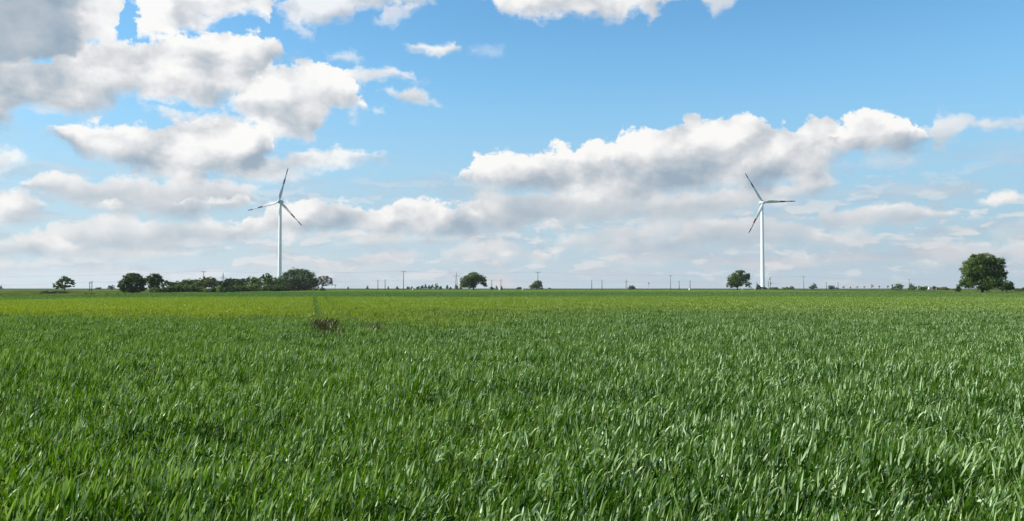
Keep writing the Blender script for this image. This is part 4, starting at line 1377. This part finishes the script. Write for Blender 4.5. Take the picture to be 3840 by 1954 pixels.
def t_pole(px, top, D, label):
    p = P(px, YH, D)
    H = P(px, top, D).z
    o = root('utility_pole', (p.x, D, 0), label, 'pole', "tall T-shaped power poles")
    MB().tube([(0, 0, -.3), (0, 0, H * .6), (0, 0, H)], [.20, .16, .11], 10).build('pole', WOOD, o, smooth=True)
    MB().box((0, 0, H - .12), (2.6, .14, .16)).tube([(0, 0, H - .9), (.7, 0, H - .2)], .03, 6).tube([(0, 0, H - .9), (-.7, 0, H - .2)], .03, 6).build('crossarm', STEEL, o)
    for x in (-1.2, 0, 1.2):
        MB().tube([(x, 0, H - .04), (x, 0, H + .08), (x, 0, H + .30)], [.05, .11, .05], 8).build('insulator', CERAM, o)
    return Vector((p.x, D, H + .28))


def pylon(px, top, D, label, arm_y, arm_px, W=3.0, thick=.10):
    p = P(px, YH, D)
    H = P(px, top, D).z
    za = P(px, arm_y, D).z
    o = root('lattice_pylon', (p.x, D, 0), label, 'pylon', "steel lattice pylons")
    mb = MB()

    def w(z):
        return (W * (1 - z / H) ** 1.15 + .35) / 2 if z < za else max(.05, .5 * (H - z) / (H - za))
    n = 11
    zs = [H * (1 - (1 - i / n) ** 1.15) for i in range(n + 1)]
    for i in range(n):
        z0, z1 = zs[i], zs[i + 1]
        a, b = w(z0), w(z1)
        cs = [(-1, -1), (1, -1), (1, 1), (-1, 1)]
        for j, (sx, sy) in enumerate(cs):
            mb.tube([(sx * a, sy * a, z0), (sx * b, sy * b, z1)], thick, 4, False)
            tx, ty = cs[(j + 1) % 4]
            mb.tube([(sx * a, sy * a, z0), (tx * b, ty * b, z1)], thick * .5, 4, False)
            mb.tube([(tx * a, ty * a, z0), (sx * b, sy * b, z1)], thick * .5, 4, False)
    mb.build('mast', STEEL, o)
    al = arm_px * D / F
    mb = MB()
    for s in (-1, 1):
        mb.tube([(0, -.3, za + .7), (s * al, 0, za)], thick * .7, 4, False).tube([(0, .3, za + .7), (s * al, 0, za)], thick * .7, 4, False)
        mb.tube([(0, -.3, za - .1), (s * al, 0, za)], thick * .7, 4, False).tube([(0, .3, za - .1), (s * al, 0, za)], thick * .7, 4, False)
        for q in (.3, .6, .85):
            mb.tube([(s * al * q, 0, za), (s * al * q, 0, za + .7 * (1 - q) + .05)], thick * .5, 4, False)
    mb.build('crossarm', STEEL, o)
    for s in (-1, -.55, .55, 1):
        MB().tube([(s * al, 0, za), (s * al, 0, za - 1.0)], .10, 6).build('insulator', CERAM, o)
    return Vector((p.x, D, za - 1.0)), al


def wire(label, pts, sag, r=.007, group=None):
    mb = MB()
    q = []
    for a, b in zip(pts, pts[1:]):
        for i in range(12):
            t = i / 12
            c = a.lerp(b, t)
            c.z -= sag * 4 * t * (1 - t)
            q.append(c)
    q.append(pts[-1])
    o0 = q[0].copy()
    mb.tube([c - o0 for c in q], r, 4, False)
    o = mb.build('power_line', CABLE, loc=o0)
    return tag(o, label, 'cable', group)


def build_poles():
    heads = [t_pole(-200, 1040, 560, "tall T pole out past the left frame edge"),
             t_pole(763, 1018, 447, "tall T pole sticking up behind the humped tree of the copse"),
             t_pole(1513, 1018, 447, "tall T pole standing alone between the copse and the oak-like tree"),
             t_pole(2017, 1021, 470, "tall T pole in front of the mound-shaped tree"),
             t_pole(2514.5, 1033, 587, "tall T pole left of the single short pole"),
             t_pole(3014, 1038, 655, "faint tall T pole between the right turbine and the dome bushes"),
             t_pole(3410, 1048, 800, "faintest T pole above the tall round shrub"),
             t_pole(4050, 1050, 840, "T pole out past the right frame edge")]
    for dx, lab in ((-1.2, "front"), (0, "middle"), (1.2, "rear")):
        wire("%s of three thin wires strung along the tall T poles" % lab, [h + Vector((dx, dx * .5, 0)) for h in heads], 1.1, group="wires of the tall T poles")
    low = []
    for px, top, D, lab in (
            (-120, 1060, 420, "short pole past the left frame edge"),
            (336.5, 1055.5, 330, "left of the twin thin poles beside the thin lopsided tree"),
            (344.5, 1053.5, 330, "right of the twin thin poles beside the thin lopsided tree"),
            (1417, 1050, 490, "short pole, left of the pair between copse and tall T pole"),
            (1444, 1048, 480, "short pole, right of the pair between copse and tall T pole"),
            (1844, 1050, 560, "short pole close beside the oak-like tree's right edge"),
            (1878.5, 1048, 520, "short pole with white barrel right of the oak-like tree"),
            (2219, 1051, 500, "left pole of the pair in the open middle of the skyline"),
            (2257.5, 1050, 500, "right pole of the pair in the open middle of the skyline"),
            (2547, 1053, 520, "short pole just right of a tall T pole"),
            (2588, 1052, 500, "short pole with a white barrel left of the gappy round tree"),
            (2838, 1057, 620, "thin pole behind the bush hugging the turbine tower"),
            (3099, 1058, 640, "faint short pole between the two dome bushes"),
            (3143, 1057, 640, "faint short pole right of the dome bushes")):
        o, H = wood_pole(px, top, D, lab, w=.13 if D < 400 else .19, white=px in (1878.5, 2588))
        low.append(Vector((o.location.x, D, H - .3)))
    a = [low[0], low[1], low[3], low[5], low[7], low[9], low[11], low[12]]
    b = [low[0] + Vector((0, 3, -.6)), low[2], low[4], low[6], low[8], low[10], low[11] + Vector((0, 2, -.5)), low[13]]
    wire("lower thin wire linking the front row of short poles", a, .7, .009, "wires of the short poles")
    wire("lower thin wire linking the back row of short poles", b, .7, .009, "wires of the short poles")
    p1, a1 = pylon(836.5, 1021.5, 900, "lattice pylon behind the copse beside the humped tree", 1042, 11)
    p2, a2 = pylon(1711.5, 1021, 900, "lattice pylon standing left of the oak-like tree", 1035, 12.5)
    p3, a3 = pylon(2349, 1045, 1500, "faint far lattice pylon left of a dome bush", 1056, 6, thick=.12)
    p0 = P(-300, 1038, 1000)
    p4 = P(3300, 1066, 2600)
    for s, lab in ((-1, "near"), (1, "far")):
        wire("%s thin cable hanging between the lattice pylons" % lab, [p0, p1 + Vector((s * a1, 0, 0)), p2 + Vector((s * a2, 0, 0)), p3 + Vector((s * a3, 0, 0)), p4], 5.0, .012, "cables of the lattice pylons")
    # transformer on two poles right of the turbine
    D = 600
    p = P(2888.5, YH, D)
    k = D / F
    o = root('transformer_pole', (p.x, D, 0), "pole carrying a small transformer right of the right turbine", 'pole')
    H = P(0, 1038, D).z
    MB().tube([(0, 0, -.3), (0, 0, H)], [.2, .14], 8).build('pole', WOOD, o)
    MB().box((0, 0, P(0, 1041, D).z), (10 * k, .15, .15)).build('crossarm', STEEL, o)
    MB().box((-.25, 0, P(0, 1047, D).z), (.55, .5, .8)).build('switch_box', DARK, o)
    v, f = lathe([(.38, -.55), (.42, -.5), (.42, .45), (.3, .6), (.1, .62)], 14)
    link('transformer', mesh_np('transformer', v, f, [DARK], smooth=True), o, (.35, 0, P(0, 1063, D).z))
    p = P(2882, YH, D)
    H = P(0, 1054, D).z
    o = root('utility_pole', (p.x, D, 0), "short pole just left of the transformer pole", 'pole')
    MB().tube([(0, 0, -.3), (0, 0, H)], [.18, .13], 8).build('pole', WOOD, o)
    MB().box((0, 0, H - .15), (.8, .1, .1)).build('crossarm', STEEL, o)
    # post with a dark head
    p = P(2433, YH, 520)
    o = root('post', (p.x, 520, 0), "thin post with a dark box on top right of a dome bush", 'post')
    H = P(0, 1063, 520).z
    MB().tube([(0, 0, -.2), (0, 0, H)], .08, 8).build('pole', STEEL, o)
    MB().box((0, 0, H + .1), (.5, .4, .75)).tube([(0, 0, H + .45), (0, 0, H + .75)], .05, 6).build('box', DARK, o)


build_poles()


# ================================================================ small man-made things
def build_small():
    # white kilometre stones
    for px, D, lab, dark in ((1547.5, 480, "small white marker stone right of the tall lone T pole", True), (1959.5, 480, "small white marker stone left of the mound-shaped tree", True)):
        p = P(px, YH, D)
        o = root('marker_stone', (p.x, D, 0), lab, 'marker', "white marker stones")
        v, f = lathe([(.42, 0), (.42, 1.0), (.36, 1.35), (.22, 1.6), (.05, 1.68)], 16)
        v = [(a, b * .5, c) for a, b, c in v]
        link('stone', mesh_np('stone', v, f, [WHITE], smooth=True), o)
        MB().box((-.75, .2, .65), (.28, .28, 1.3)).build('post', DARK, o)
    # round sign at the gappy tree
    p = P(2816, YH, 470)
    o = root('round_sign', (p.x, 470, 0), "round white sign on a thin post at the gappy round tree", 'sign')
    MB().tube([(0, .04, -.2), (0, .04, 2.6)], .05, 8).build('post', STEEL, o)
    v, f = lathe([(.5, -.02), (.55, 0), (.5, .02)], 24, 'Y')
    v = [(a, b, c) for a, b, c in v]
    link('plate', mesh_np('plate', v, f, [WHITE]), o, (0, -.02, 2.15))
    for i, px in enumerate((2783, 2829)):
        p = P(px, YH, 480)
        v, f = lathe([(.12, 0), (.12, 1.7), (.08, 1.8)], 10)
        q = link('marker_post', mesh_np('marker_post', v, f, [WHITE], smooth=True), loc=(p.x, 480, 0))
        tag(q, ("thin white post under the gappy round tree", "thin white post right of the round white sign")[i], 'post', "thin white posts")
    # huts on the right
    D = 640
    k = D / F
    for px, w, lab, mt, hgt in ((3491.5, 15, "white flat-roofed hut between two green shrubs", WHITE, 2.6), (3518, 12, "beige hut half hidden by the loose shrub", CREAM, 2.3)):
        p = P(px, YH, D)
        o = root('hut', (p.x, D, 0), lab, 'hut', "huts by the right-hand shrubs")
        W = w * k
        MB().box((0, 1.2, hgt / 2), (W, 2.4, hgt)).build('wall', mt, o)
        MB().box((0, 1.2, hgt + .08), (W + .3, 2.7, .15)).build('roof', ROOF, o)
        MB().box((-W * .2, -.03, 1.0), (.75, .06, 1.95)).build('door', DARK if mt is CREAM else ROOF, o)
        MB().box((W * .25, -.03, 1.5), (.7, .06, .6)).build('window', GLASS_D, o)
    # row of low fence posts
    for i in range(9):
        px = 1886 + i * 5.5
        p = P(px, YH, 600)
        v, f = lathe([(.07, 0), (.06, 1.55 + .15 * ((i * 7) % 3 - 1)), (.03, 1.7)], 8)
        q = link('fence_post', mesh_np('fence_post', v, f, [WOOD], smooth=True), loc=(p.x, 600, 0))
        tag(q, "thin dark fence post in the low row right of the white barrel pole", 'fence post', "low fence posts right of the oak-like tree")


build_small()


# ================================================================ air
def build_haze():
    m, N = new_mat("haze_air")
    pv = N.n('ShaderNodeVolumePrincipled')
    pv.inputs['Color'].default_value = (0.90, 0.95, 0.98, 1)
    pv.inputs['Density'].default_value = HAZE
    pv.inputs['Anisotropy'].default_value = 0.2
    o = N.n('ShaderNodeOutputMaterial')
    N.t.links.new(pv.outputs[0], o.inputs['Volume'])
    ob = MB().box((0, 0, 84.5), (18400, 18400, 171)).build('haze', m)
    tag(ob, None, None, kind='stuff')


HAZE = 5.0e-5
build_haze()
